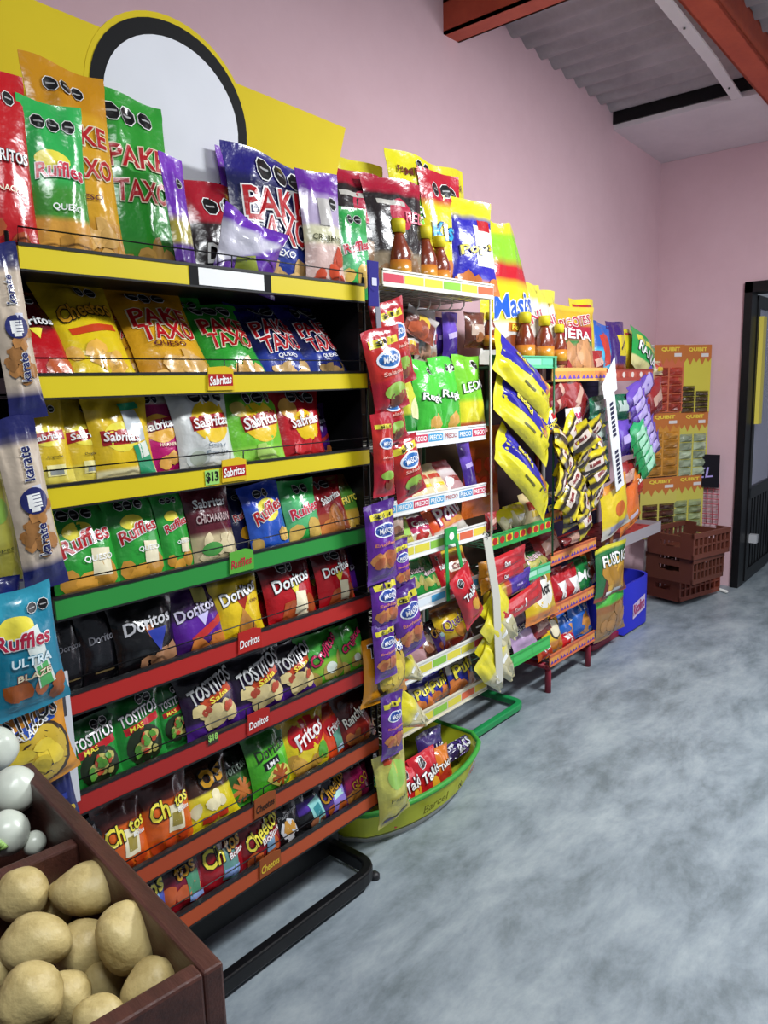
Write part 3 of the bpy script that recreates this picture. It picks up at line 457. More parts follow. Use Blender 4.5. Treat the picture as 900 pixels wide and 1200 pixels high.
 'family_mas': D([(0, C('c9c4bc')), (0.3, C('e2cf1a')), (0.58, C('c01c2a')), (0.72, C('8ccf30')), (0.92, C('e0dc2a'))], T('Masis', 0.1, 0.42, 0.84, 0.24, C('1c5ac0'), WHITE, 6), ('rect', 0.3, 0.26, 0.5, 0.08, C('b86a1c'), 0), T('Poffets', 0.3, 0.26, 0.44, 0.06, LY, None), ('disc', 0, 0.1, 0.2, 0.14, C('7a3a1c'))),
 'script_white': D([(0, C('a8603a')), (0.3, C('d8cfc4')), (0.8, C('d8d04a'))], T('Nis', 0, 0.6, 0.8, 0.3, C('b03a5a'), WHITE, 20), *chips(C('a8623a'), 0.08, 0.3, 6, 0.15, 73)),
 'mix_jera': D([(0, C('b8825a')), (0.42, C('2a7a3c')), (0.5, C('a81c34')), (0.72, C('c8a42a')), (0.93, C('d8b83a'))], T('BIGOTES', 0, 0.76, 0.84, 0.14, C('a8182a'), WHITE, 8), T('JERA', 0, 0.55, 0.76, 0.18, WHITE, None, -4), *chips(C('c08a5c'), 0.08, 0.4, 12, 0.14, 74)),
 'plain_yellow': D([(0, C('d8b82a')), (0.5, C('e0cc2a'))], ('rect', 0, 0.9, 0.8, 0.06, C('b02a24'), 0)),
 'blue_red': D([(0, C('3aa8d0')), (0.5, C('2a5ab0'))], ('rect', 0.0, 0.5, 0.4, 0.8, C('c0392a'), 20)),
 'purple_yellow': D([(0, C('8c3a24')), (0.2, C('3a1f6a'))], ('rect', 0.3, 0.55, 0.5, 0.5, C('d8c22a'), 0), ('rect', 0.3, 0.55, 0.4, 0.06, C('3a1f2a'), 30)),
 'chips_green': D([(0, C('cfc88a')), (0.3, C('2aa04c'))], T('RANA', 0, 0.5, 0.76, 0.22, WHITE, BLACK, -12), ('rect', 0.0, 0.8, 0.7, 0.1, C('d8d04a'), 0)),
 'tri_yellow': D([(0, C('c9bf92')), (0.5, C('cdc69a')), (0.58, C('d8cc26'))], ('rect', 0, 0.5, 0.3, 0.12, WHITE, 0), *chips(C('d8cfa8'), 0.1, 0.45, 4, 0.2, 75)),
 'long_red': D([(0, C('c8861f')), (0.2, C('b8161f')), (0.7, C('a8141c'))], T('Churr', 0, 0.52, 0.6, 0.3, WHITE, C('4a1026'), 88), *chips(C('d0962a'), 0.08, 0.3, 4, 0.2, 76)),
 'long_scarlet': D([(0, C('b8181c'))], ('rect', 0, 0.62, 0.4, 0.12, WHITE, 0), T('Tostis', 0, 0.45, 0.7, 0.24, C('e0c0b8'), None, 88)),
 'long_purple': D([(0, C('b89a2a')), (0.4, C('a83a24')), (0.52, C('3a1f8c'))], T('Wapas', 0, 0.7, 0.7, 0.24, C('c8b8e8'), None, 88), *chips(C('c8a03a'), 0.1, 0.4, 5, 0.2, 77)),
 'corn_gold': D([(0, C('c8762a')), (0.2, C('d8b41c')), (0.7, C('a8841c'))], ('disc', 0.1, 0.66, 0.34, 0.3, C('e6e2d8')), T('Hot', 0.1, 0.66, 0.5, 0.2, BLACK, None)),
 'tri_red': D([(0, C('b01a24'))], ('tri', 0.2, 0.3, 0.4, WHITE), T('MM', 0.2, 0.22, 0.4, 0.2, WHITE, None)),
 'green_m': D([(0, C('1f7a3c'))], T('MC', 0, 0.5, 0.8, 0.3, WHITE, None)),
 'blue_chips': D([(0, C('1c5ab0')), (0.6, C('2a6ac8'))], T('Tak', 0.2, 0.8, 0.5, 0.2, WHITE, None), ('blob', 0.3, 0.3, 0.3, 0.24, C('c8863a'), 78)),
 'ball_gold': D([(0, C('b8762a')), (0.35, C('d8b01c'))], ('disc', 0.1, 0.62, 0.3, 0.28, C('2a2a20')), ('disc', 0.1, 0.62, 0.24, 0.22, C('e2d8b8'))),
 'biscuit_blue': D([(0, C('b89ac0')), (0.5, C('3a4ab0')), (0.75, C('c8c0d8'))], T('Bisq', 0, 0.6, 0.7, 0.2, WHITE, NV, 10)),
 'rings_green': D([(0, C('8a3a1c')), (0.08, C('1a6a34')), (0.75, C('17703a')), (0.93, C('d8d02a'))], ('rect', 0.3, 0.36, 0.9, 0.5, C('6a241c'), 0), T('FUSDIG', 0.1, 0.74, 0.86, 0.18, WHITE, C('0f4a20'), 0), ('rect', 0.2, 0.4, 0.6, 0.52, C('d8a83a'), 0), *chips(C('b8862a'), 0.22, 0.54, 9, 0.12, 79, 0.5), ('rect', 0.0, 0.1, 0.5, 0.07, WHITE, 0)),
 'seed_green': D([(0, C('8f6a3a')), (0.6, C('8a5a2e')), (0.75, C('3cae34'))], *chips(C('a87a44'), 0.08, 0.6, 14, 0.12, 80)),
 'candy_twist': D([(0, C('d8c41c')), (0.2, C('2a1c14')), (0.48, C('c8b41c')), (0.62, C('2a1c14')), (0.84, C('d8c41c'))], ('rect', 0.1, 0.55, 0.7, 0.22, C('cdbfb4'), 0), ('rect', 0.1, 0.55, 0.4, 0.1, C('7a2a2a'), 0)),
 'candy_purple': D([(0, C('3a1f7a')), (0.5, C('6a4ab8'))], ('rect', 0, 0.5, 0.6, 0.2, C('b8a8e0'), 10)),
 'candy_green': D([(0, C('1f8c4c')), (0.6, C('2aa868'))], ('rect', 0, 0.5, 0.6, 0.2, C('a8e0c0'), 10)),
 'candy_red': D([(0, C('7a1a1c')), (0.5, C('9c2a2a'))], ('rect', 0, 0.5, 0.6, 0.24, C('c8a090'), 10)),
 'pouch_darkgreen': D([(0, C('14503a')), (0.6, C('1d6a4a'))], ('rect', 0, 0.55, 0.6, 0.24, C('b8c8c0'), 0)),
 'puff_bag_yellow': D([(0, C('b8b4a8')), (0.2, C('e0c41c')), (0.85, C('d88a2a'))], ('disc', 0.1, 0.45, 0.2, 0.12, C('c8641c')), ('rect', 0, 0.12, 0.6, 0.14, C('8f8fa8'), 0)),
 'puff_bag_orange': D([(0, C('d8761c')), (0.5, C('d0641c'))], ('rect', 0, 0.3, 0.4, 0.1, C('e0d0e0'), 0)),
}
NB = [0]
TAPER = {'family_mas': (1., 0.34), 'tri_yellow': (0.18, 1.)}
def make_bag(name, w, h, d, design, seed=None, crump=1.0, bend=0.0, parent=None, low=False):
    """pillow bag standing at its base: the film itself, with its printed pictures and its lettering as parts"""
    NB[0] += 1
    ds = DES[design]
    sh = BagShape(w, h, d, NB[0]*13+5 if seed is None else seed, crump, bend, TAPER.get(design, (1., 1.)))
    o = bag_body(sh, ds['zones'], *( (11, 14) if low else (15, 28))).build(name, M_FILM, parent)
    pm, tm = MB(), MB()
    k = 0
    for p in ds['prints']:
        kind = p[0]; e = 0.0008+0.00022*k; k += 1
        if kind == 'text':
            _, s, u, v, tw, th, c, out, rot, arch = p
            decal_text(tm, sh, s, u, v, tw*w*0.9, th*w*0.84, c, out, 0.0042 if h > 0.12 else 0.003, rot, 0.12 if abs(rot) < 45 else 0, arch)
        elif kind == 'rect':
            decal_rect(pm, sh, p[1], p[2], p[3]*w, p[4]*w, p[5], e, p[6])
        elif kind == 'disc':
            decal_disc(pm, sh, p[1], p[2], p[3]*w, p[4]*w, p[5], e, 18)
        elif kind == 'blob':
            decal_disc(pm, sh, p[1], p[2], p[3]*w, p[4]*w, p[5], e, 9, 0.16, p[6], 2, (p[6] % 7)*0.5)
        elif kind == 'oct':
            decal_disc(pm, sh, p[1], p[2], p[3]*w*1.12, p[3]*w*1.12, p[4], e, 8, rings=1)
            decal_disc(pm, sh, p[1], p[2], p[3]*w, p[3]*w, p[5], e+0.0005, 8, rings=1)
            decal_rect(pm, sh, p[1], p[2], p[3]*w*1.2, p[3]*w*0.22, C('a8a8a8'), e+0.0009, 0, 0, 2, 1)
        elif kind in ('tri', 'tri2', 'shield'):
            _, u, v, s, c = p
            decal_rect(pm, sh, u, v, s*w*1.6, s*w*1.4, c, e, 180 if kind != 'tri2' else 8, 0, 4, 4, 0.02)
        elif kind == 'star':
            _, u, v, s, c = p
            for a in range(4):
                decal_rect(pm, sh, u, v, s*w*1.7, s*w*0.3, c, e+a*0.0003, 45*a+10, 0, 5, 1)
        elif kind == 'fist':
            _, u, v, s, c = p
            decal_rect(pm, sh, u, v, s*w*1.3, s*w*1.2, c, e)
            for a in range(4):
                decal_rect(pm, sh, u+0.12, v+(a-1.5)*s*w*0.3/h, s*w*0.8, s*w*0.05, C('1c2260'), e+0.0006, 0, 0, 3, 1)
            decal_rect(pm, sh, u-0.02, v-s*w*0.72/h, s*w*0.8, s*w*0.4, c, e+0.0003)
    if pm.n: pm.build('printed_picture', M_PRINT, o)['kind'] = 'stuff'
    if tm.n: tm.build('lettering', M_PRINT, o)['kind'] = 'stuff'
    return o
PENDING = []
def put(o, loc, lean=0.0, yaw=0.0, roll=0.0):
    """lean tips the top backwards (towards the wall), yaw turns about the vertical, roll tips sideways"""
    m = Matrix.Rotation(math.radians(yaw), 4, 'Z') @ Matrix.Rotation(math.radians(-lean), 4, 'X') @ Matrix.Rotation(math.radians(roll), 4, 'Y')
    o.matrix_world = Matrix.Translation(Vector(loc)) @ m
    return o
def shelf_bag(yf, z, where, group, x0, x1, ytop, design, desc, lean=14, row=0, yaw=0, roll=0, d=None, crump=1.0, name='chip_bag', cat='chip bag', hs=1.0, up=0.0, dy=0.0, low=False, bend=0.0, ws=0.93):
    xm = (x0+x1)/2
    dd = d or 0.06
    y = yf+0.010+dd*0.45+row*0.07+dy
    ym = ytop+40
    a, b = on_y(x0, ym, y)[0], on_y(x1, ym, y)[0]
    X = on_y(xm, ym, y)[0]; w = (b-a)*ws
    if d is None: dd = min(0.062, 0.36*w)
    h = 0.18; L = math.radians(lean)
    for _ in range(5):
        yt = y+h*math.sin(L)*0.9
        h = max(0.05, (on_y(xm, ytop, yt)[2]-z-up)/max(0.3, math.cos(L)))
    h *= hs
    o = make_bag(name, w, h, dd, design, crump=crump, low=low, bend=bend)
    put(o, (X, y, z+up+0.004), lean, yaw, roll)
    PENDING.append([o, desc, where, cat, group, X])
    return o
ORD = ['first', 'second', 'third', 'fourth', 'fifth', 'sixth', 'seventh']
def flush_labels():
    by = {}
    for it in PENDING: by.setdefault((it[1], it[2]), []).append(it)
    for (desc, where), its in by.items():
        its.sort(key=lambda a: a[5])
        for i, it in enumerate(its):
            lab = f'{desc} {where}'.strip()
            if len(its) == 2: lab += (', nearer the potatoes', ', nearer the door')[i]
            elif len(its) > 2: lab += f', {ORD[i]} from the potatoes'
            tag(it[0], lab, it[3], it[4])

# ================================================================== THE SETTING
WALL_Y, BACK_X = 2.18, 5.6
def roof_z(x): return 3.235-0.066*(x-3.53)
PNK = C('d4a9b1')
mb = MB(); mb.prism([(-2.5, 0), (BACK_X+0.1, 0), (BACK_X+0.1, 3.02), (4.78, 3.20), (-2.5, roof_z(-2.5)+0.05)], WALL_Y, WALL_Y+0.12, PNK)
struct(fix_normals(mb.build('wall_left', M_WALL)))
mb = MB()
DY1, DY0, DZ = 1.575, 0.55, 2.12           # door opening
mb.box(BACK_X, BACK_X+0.14, DY1, WALL_Y, 0, 3.0, PNK)
mb.box(BACK_X, BACK_X+0.14, DY0, DY1, DZ, 3.0, PNK)
mb.box(BACK_X, BACK_X+0.14, -3.0, DY0, 0, 3.0, PNK)
struct(mb.build('wall_back', M_WALL))
mb = MB(); mb.box(-2.5, 9.0, -3.2, WALL_Y, -0.08, 0, WHITE)
struct(mb.build('floor', M_FLOOR))
# corrugated roof sheet: ridges run across the room
mb = MB()
xs = np.arange(-2.5, 4.80, 0.02)
V = []
for x in xs:
    z = roof_z(x)+0.017*math.sin(2*math.pi*x/0.145)
    V += [(x, WALL_Y+0.02, z), (x, -3.2, z)]
mb.add(V, [(2*i, 2*i+1, 2*i+3, 2*i+2) for i in range(len(xs)-1)], WHITE, True)
ceil = struct(mb.build('ceiling', M_ROOF))
mb = MB(); mb.box(4.80, 5.62, -3.2, WALL_Y, 3.0, 3.05, WHITE)
o = mb.build('trim_1', M_PANELW); struct(o)
for v in o.data.vertices:
    v.co.z += 0.045*(5.62-v.co.x)/0.82
mb = MB(); mb.box(4.785, 5.0, -3.2, WALL_Y, 3.075, 3.185, BLACK); struct(mb.build('dark_roof_gap', M_BLACK))  # black box put in for the dark gap between roof sheet and ceiling board
def beam(name, p0, p1, w, h):
    """C-channel steel beam: web and two flanges"""
    p0 = np.array(p0, float); p1 = np.array(p1, float); d = p1-p0; L = np.linalg.norm(d); d /= L
    s = np.cross(d, [0, 0, 1]); s /= np.linalg.norm(s); u = np.cross(s, d)
    mb = MB()
    for (a0, a1, b0, b1) in ((-w/2, w/2, 0, 0.012), (-w/2, w/2, h-0.012, h), (-w/2, -w/2+0.012, 0, h), (w/2-0.012, w/2, 0, h)):
        v = [p0+d*t*L+s*a+u*b for t in (0, 1) for a in (a0, a1) for b in (b0, b1)]
        mb.hexa(v, WHITE)
    o = mb.build(name, M_BEAM); fix_normals(o); return struct(o)
beam('ceiling_beam', (3.06, WALL_Y, 3.055), (3.06, -3.0, 3.055), 0.12, 0.14)
beam('ceiling_beam', (3.14, 1.25, roof_z(3.14)-0.16), (5.6, 1.27, roof_z(5.6)-0.10), 0.13, 0.14)
mb = MB()
sp = [(3.12, 1.345, 3.09), (4.2, 1.395, 3.055), (5.58, 1.52, 3.035)]
for a, b in zip(sp[:-1], sp[1:]):
    mb.hexa([(a[0], a[1]-0.028, a[2]), (a[0], a[1]-0.028, a[2]+0.012), (a[0], a[1]+0.028, a[2]), (a[0], a[1]+0.028, a[2]+0.012),
             (b[0], b[1]-0.028, b[2]), (b[0], b[1]-0.028, b[2]+0.012), (b[0], b[1]+0.028, b[2]), (b[0], b[1]+0.028, b[2]+0.012)], C('dcd8da'))
trim = mb.build('trim_3', M_PAINT); struct(trim)
mb = MB()
for x, y, z in ((3.75, 1.374, 3.068), (4.6, 1.431, 3.0480), (5.2, 1.486, 3.039)):
    mb.lathe([(0.006, 0), (0.006, 0.006)], C('55524f'), 8, (x, y, z-0.006))
mb.build('screw_heads', M_PAINT, trim)

# door: black steel frame, leaf standing ajar with glass above and ribbed panel below
dr = struct(empty('door_1', (BACK_X, DY1, 0)))
mb = MB(); mb.box(-0.03, 0.10, -0.05, 0, 0, DZ, BLACK); mb.box(-0.03, 0.16, DY0-DY1, 0, DZ-0.07, DZ, BLACK); mb.box(-0.03, 0.16, DY0-DY1, DY0-DY1+0.075, 0, DZ-0.07, BLACK)
mb.build('door_frame', M_BLACK, dr)
leaf = empty('door_leaf', (0.11, -0.012, 0), (0, 0, math.radians(2))); leaf.parent = dr
mb = MB()
mb.box(0.0, 0.8, -0.045, 0.0, 0.02, 0.10, BLACK); mb.box(0, 0.8, -0.045, 0, 0.62, 0.70, BLACK); mb.box(0, 0.8, -0.045, 0, 1.96, 2.04, BLACK)
mb.box(0, 0.06, -0.045, 0, 0.1, 1.96, BLACK); mb.box(0.74, 0.8, -0.045, 0, 0.1, 1.96, BLACK)
for k in range(8): mb.box(0.08+k*0.085, 0.13+k*0.085, -0.035, -0.012, 0.1, 0.62, C('17171a'))
mb.build('leaf_frame', M_BLACK, leaf)
mb = MB(); mb.box(0.06, 0.74, -0.028, -0.02, 0.7, 1.96, C('8d86a0')); mb.build('glass', M_GLASS, leaf)
mb = MB(); mb.box(0.03, 0.12, -0.075, -0.047, 1.16, 1.9, C('e8d55a')); mb.build('yellow_bar', M_PAINT, leaf)
mb = MB(); mb.box(0.05, 0.10, -0.10, -0.047, 0.30, 0.36, C('b8b8bc')); mb.build('bolt', M_PAINT, leaf)

# ================================================================== BIG BLACK SNACK RACK
RX0, RX1, RYF, RYB = 0.656, 1.602, 1.45, 1.86
SZ = [1.774, 1.537, 1.322, 1.098, 0.893, 0.674, 0.440, 0.266]
SCOL = [C('d9c317'), C('d9c317'), C('d9c317'), C('2c8f3c'), C('b3241f'), C('a82420'), C('a8421f'), C('b04a22')]
rack = tag(empty('snack_rack', ((RX0+RX1)/2, 1.65, 0)), 'tall black metal snack rack with yellow, green, red and orange edged shelves', 'snack rack')
RL = np.array([(RX0+RX1)/2, 1.65, 0])
def local(root_loc, o, parent):
    o.parent = parent; o.location = (-root_loc[0], -root_loc[1], -root_loc[2]); return o
shelf_objs = []
SH = 0.041
for k, z in enumerate(SZ):
    mb = MB(); mb.box(RX0, RX1, RYF+0.004, RYB, z-SH+0.002, z-SH+0.010, BLACK)
    mb.box(RX0, RX0+0.012, RYF+0.004, RYB, z-SH, z, BLACK); mb.box(RX1-0.012, RX1, RYF+0.004, RYB, z-SH, z, BLACK)
    sh = local(RL, mb.build('shelf', M_PAINT), rack); shelf_objs.append(sh)
    mb = MB(); mb.box(RX0, RX1, RYF-0.004, RYF+0.004, z-SH, z, SCOL[k])
    mb.box(RX0, RX1, RYF-0.006, RYF+0.006, z, z+0.006, C('18181a')); mb.box(RX0, RX1, RYF-0.006, RYF+0.006, z-SH-0.004, z-SH, C('18181a'))
    mb.build('price_strip', M_PAINT, sh)
    mb = MB(); wz = z+0.034
    mb.tube([(RX0+0.004, RYF+0.004, z), (RX0+0.004, RYF-0.002, wz), (RX1-0.004, RYF-0.002, wz), (RX1-0.004, RYF+0.004, z)], 0.0016, BLACK, 5)
    xm = RX0+0.5*(RX1-RX0)
    for xx in (xm-0.02, xm+0.02): mb.tube([(xx, RYF+0.002, z), (xx, RYF-0.002, wz)], 0.0016, BLACK, 5)
    mb.build('wire_rail', M_BLACK, sh)
def strip_tag(k, px, text, colbg, coltx, w=0.075, h=0.055, dz=0.012, col2=None):
    z = SZ[k]-SH/2+dz
    X = on_y(px, 600, RYF)[0]
    mb = MB(); pts = [(X-w/2, z-h/2), (X+w/2, z-h/2), (X+w/2*1.0, z+h/2*0.75), (X+w*0.2, z+h/2), (X-w/2*0.9, z+h/2*0.9)]
    mb.prism(pts, RYF-0.0085, RYF-0.0055, colbg)
    if col2: flat_rect(mb, (X, RYF-0.0088, z-0.004), XU, ZU, w*0.92, h*0.5, col2)
    flat_text(mb, text, (X, RYF-0.0093, z-0.004), XU, ZU, w*0.82, h*0.36, coltx, 0.02, rot=4, shear=0.15)
    mb.build('brand_tag', M_MATTE, shelf_objs[k])
strip_tag(1, 266, 'Sabritas', C('d9b51c'), WHITE, col2=C('a8141c'))
strip_tag(2, 275, 'Sabritas', C('d9b51c'), WHITE, col2=C('a8141c'))
strip_tag(3, 277, 'Ruffles', C('5aa83a'), C('b8203a'))
strip_tag(4, 281, 'Doritos', C('b3241f'), WHITE)
strip_tag(5, 286, 'Doritos', C('a82420'), WHITE)
strip_tag(6, 288, 'Cheetos', C('8f4a24'), C('2a1a14'))
strip_tag(7, 290, 'Cheetos', C('8f4a24'), C('d8b83a'))
mb = MB(); X = on_y(247, 560, RYF)[0]; z = SZ[2]-SH/2
flat_rect(mb, (X, RYF-0.006, z), XU, ZU, 0.04, 0.034, C('9ad06a')); flat_text(mb, '$13', (X, RYF-0.0068, z), XU, ZU, 0.034, 0.024, BLACK, 0.04)
mb.build('price_ticket', M_MATTE, shelf_objs[2])
mb = MB(); X = on_y(248, 870, RYF)[0]; z = SZ[5]-SH/2+0.02
flat_rect(mb, (X, RYF-0.0075, z), XU, ZU, 0.03, 0.03, C('3a3a30')); flat_text(mb, '$18', (X, RYF-0.008, z), XU, ZU, 0.026, 0.018, C('9ad06a'), 0.04)
mb.build('price_ticket', M_MATTE, shelf_objs[5])
mb = MB(); X0, X1 = on_y(220, 320, RYF)[0], on_y(316, 330, RYF)[0]; z = SZ[0]-SH/2      # plain white panel on the top strip
flat_rect(mb, ((X0+X1)/2, RYF-0.0055, z), XU, ZU, X1-X0, SH, BLACK); flat_rect(mb, ((X0+X1)/2, RYF-0.0065, z), XU, ZU, (X1-X0)*0.8, SH*0.92, WHITE)
mb.build('white_panel', M_MATTE, shelf_objs[0])
mb = MB(); mb.box(RX0, RX1, RYB, RYB+0.015, 0.24, 1.80, C('121214')); local(RL, mb.build('back_panel', M_BLACK), rack)
for xx in (RX0-0.012, RX1+0.012):
    mb = MB(); mb.box(xx-0.012, xx+0.012, RYB-0.03, RYB+0.01, 0.02, 1.83, BLACK); local(RL, mb.build('upright', M_BLACK), rack)
    mb = MB()
    for zz in np.arange(0.30, 1.77, 0.08): mb.tube([(xx, RYF+0.015, zz), (xx, RYB-0.03, zz)], 0.002, BLACK, 5)
    mb.tube([(xx, RYF+0.012, 0.24), (xx, RYF+0.012, 1.80)], 0.004, BLACK, 6)
    local(RL, mb.build('side_grid', M_BLACK), rack)
mb = MB(); mb.box(RX1+0.006, RX1+0.010, RYF+0.03, RYB, 0.24, 1.77, C('101012')); local(RL, mb.build('side_panel', M_BLACK), rack)
mb = MB(); mb.box(RX0+0.02, RX1-0.04, 1.60, 1.61, 0.02, 0.225, C('0e0e10')); local(RL, mb.build('kick_panel', M_BLACK), rack)
# floor frame: flat rounded bar
def bar_frame(pts, w, h, z0, col, r=0.08, n=6):
    P = [np.array(p, float) for p in pts]; out = [P[0]]
    for a, b, c in zip(P[:-2], P[1:-1], P[2:]):
        d1 = (a-b)/np.linalg.norm(a-b); d2 = (c-b)/np.linalg.norm(c-b)
        s, e = b+d1*r, b+d2*r
        for i in range(n+1):
            t = i/n; out.append((1-t)**2*s+2*t*(1-t)*b+t*t*e)
    out.append(P[-1])
    mb = MB(); V = []; F = []
    for i, p in enumerate(out):
        a = out[max(i-1, 0)]; b = out[min(i+1, len(out)-1)]
        t = (b-a)/np.linalg.norm(b-a); nrm = np.array([-t[1], t[0]])
        for s_, zz in ((-1, 0), (1, 0), (1, h), (-1, h)):
            q = p+nrm*s_*w/2; V.append((q[0], q[1], z0+zz))
    for i in range(len(out)-1):
        for j in range(4):
            F.append((4*i+j, 4*i+(j+1) % 4, 4*i+4+(j+1) % 4, 4*i+4+j))
    F += [(0, 1, 2, 3), tuple(range(4*len(out)-4, 4*len(out)))[::-1]]
    mb.add(V, F, col); return mb
mb = bar_frame([(0.72, 1.86), (0.72, 1.415), (1.535, 1.415), (1.535, 1.86)], 0.032, 0.045, 0.018, BLACK, 0.07)
local(RL, soften(fix_normals(mb.build('base_frame', M_BLACK)), 0.006), rack)
for xx, yy in ((1.545, 1.43), (0.72, 1.44), (1.535, 1.84), (0.72, 1.84)):
    mb = MB(); mb.lathe([(0.017, 0), (0.017, 0.012), (0.009, 0.02)], C('1c1c20'), 12, (xx, yy, 0)); local(RL, mb.build('foot', M_PLASTIC), rack)
# header board: yellow card with a plain round white disc (its printed figure is left out)
HY = 1.665
def hp(px, py): p = on_y(px, py, HY); return (p[0], p[2])
hc = ((hp(107, 130)[0]+hp(287, 130)[0])/2, (hp(197, 26)[1]+hp(197, 232)[1])/2)
hrx = (hp(287, 130)[0]-hp(107, 130)[0])/2; hrz = (hp(197, 26)[1]-hp(197, 232)[1])/2
outl = [(0.66, 1.80), (0.66, hp(40, 0)[1]+0.01), hp(40, 0), hp(405, 150), hp(393, 212), (hp(390, 240)[0], 1.80)]
mb = MB(); mb.prism(outl[::-1], HY, HY+0.006, C('d6bd1e'))
mb.prism([(hc[0]+(hrx+0.012)*math.cos(a), hc[1]+(hrz+0.014)*math.sin(a)) for a in np.linspace(0, 2*math.pi, 48, endpoint=False)], HY-0.001, HY+0.005, C('d6bd1e'))
hb = local(RL, fix_normals(mb.build('header_board', M_MATTE)), rack)
mb = MB(); flat_disc(mb, (hc[0], HY-0.0025, hc[1]), XU, ZU, hrx, hrz, BLACK, 48); mb.build('black_disc', M_MATTE, hb)
mb = MB(); flat_disc(mb, (hc[0], HY-0.004, hc[1]-0.008), XU, ZU, hrx*0.86, hrz*0.86, C('dfe0e6'), 48); mb.build('white_disc', M_MATTE, hb)

WH = ["on the black rack's top shelf", "on the black rack's second yellow shelf", "on the black rack's third yellow shelf", "on the green-edged shelf",
      "on the upper red-edged shelf", "on the lower red-edged shelf", "on the upper orange-edged shelf", "on the lowest orange-edged shelf"]
GRP = ['bags standing on the rack top', 'bags on the second shelf', 'bags on the third shelf', 'bags on the green shelf', 'bags on the upper red shelf', 'bags on the lower red shelf', 'bags on the upper orange shelf', 'bags on the lowest orange shelf']
def S(k, *a, **kw): return shelf_bag(RYF, SZ[k]-SH+0.008, WH[k], GRP[k], *a, **kw)
# top shelf
S(0, -45, 40, 86, 'nacho_giant', 'large red tortilla chip bag cut by the frame', lean=4, row=0)
S(0, 34, 146, 84, 'mix_gold', 'large gold snack mix bag behind the green cheese bag', lean=6, row=0.6, ws=0.86)
S(0, 26, 104, 124, 'ridged_queso', 'bright green cheese ridged chip bag', lean=3, yaw=-4)
S(0, 112, 208, 118, 'mix_green', 'tall green snack mix bag with red lettering', lean=5, row=1.3)
S(0, 196, 232, 188, 'nacho_purple_big', 'narrow purple and gold bag beside the tall green one', lean=6, yaw=15)
S(0, 222, 312, 222, 'nacho_flat', 'dark red chip bag slumped behind the crumpled bag', lean=10, row=0.9)
S(0, 262, 312, 178, 'nacho_purple_big', 'purple bag peeping out behind the blue mix bag', lean=4, row=1.8)
S(0, 262, 374, 186, 'mix_blue', 'big dark blue snack mix bag with red lettering', lean=6, roll=4, row=0.6)
S(0, 238, 322, 250, 'crumple_silver', 'crumpled silver and purple bag lying in front', lean=-8, roll=14, crump=2.0, hs=0.95, row=0.0, d=0.06)
S(0, 356, 404, 205, 'crunch_white', 'purple and cream crunchy snack bag', lean=5, yaw=-6)
S(0, 398, 436, 246, 'ridged_mint', 'small mint green ridged chip bag', lean=6, yaw=-8)
# second shelf
S(1, 10, 98, 345, 'nacho_red', 'red tortilla chip bag lying back', lean=32)
S(1, 72, 168, 336, 'puff_yellow', 'yellow cheese puff bag with black lettering', lean=30)
S(1, 140, 186, 345, 'mix_gold', 'gold mix bag half hidden between two bags', lean=32, row=0.5, ws=0.9)
S(1, 162, 262, 346, 'mix_gold', 'full gold snack mix bag', lean=34)
S(1, 228, 276, 352, 'mix_green', 'dark green mix bag tucked behind its green neighbour', lean=32, row=0.5)
S(1, 248, 324, 362, 'mix_green', 'green snack mix bag', lean=36)
S(1, 308, 380, 362, 'mix_blue', 'blue snack mix bag', lean=36)
S(1, 362, 422, 364, 'mix_blue', 'blue snack mix bag', lean=34, yaw=8)
# third shelf
S(2, 26, 90, 468, 'classic_yellow', 'plain yellow potato chip bag', lean=12)
S(2, 70, 136, 468, 'classic_yellow', 'plain yellow potato chip bag', lean=12, row=0.15)
S(2, 104, 190, 466, 'classic_coupon', 'yellow potato chip bag with green coupon strip', lean=10, yaw=4)
S(2, 158, 222, 460, 'classic_magenta', 'magenta habanero chip bag', lean=12, row=0.3)
S(2, 205, 282, 455, 'classic_white', 'white cream and spice chip bag', lean=12)
S(2, 268, 342, 458, 'classic_lime', 'lime green chip bag', lean=14)
S(2, 324, 386, 456, 'classic_red', 'red potato chip bag beside the empty space', lean=14, roll=3)
# green shelf
S(3, 56, 150, 590, 'ridged_green', 'green ridged chip bag with cream coupon', lean=16)
S(3, 130, 200, 580, 'ridged_green', 'green ridged chip bag with cream coupon', lean=14)
S(3, 188, 232, 574, 'ridged_green', 'narrow green ridged chip bag by the maroon bag', lean=12, yaw=6)
S(3, 222, 282, 568, 'pork_maroon', 'maroon pork rind bag', lean=12)
S(3, 272, 306, 572, 'ridged_navy', 'dark navy chip bag behind the blue one', lean=14, row=0.5)
S(3, 292, 344, 566, 'ridged_blue', 'bright blue ridged chip bag', lean=12, roll=-3)
S(3, 336, 382, 562, 'ridged_mint', 'mint green ridged chip bag', lean=14)
S(3, 368, 418, 558, 'classic_adobo', 'brick red potato chip bag', lean=22)
S(3, 398, 432, 556, 'fritos_lime', 'brown and green corn chip bag', lean=18, row=0.2)
S(3, 212, 238, 574, 'pork_maroon', 'sliver of a second maroon bag', lean=10, row=0.9)
S(3, 328, 352, 568, 'nacho_dark', 'black bag between the blue and mint bags', lean=12, row=0.9)
S(2, 262, 292, 462, 'classic_lime', 'second lime bag peeping out behind the first', lean=12, row=0.9)
S(2, 200, 230, 462, 'classic_white', 'second white bag half hidden behind the first', lean=12, row=0.9)
S(2, 364, 392, 474, 'nacho_purple', 'purple bag just behind the red potato chip bag', lean=14, row=0.9)
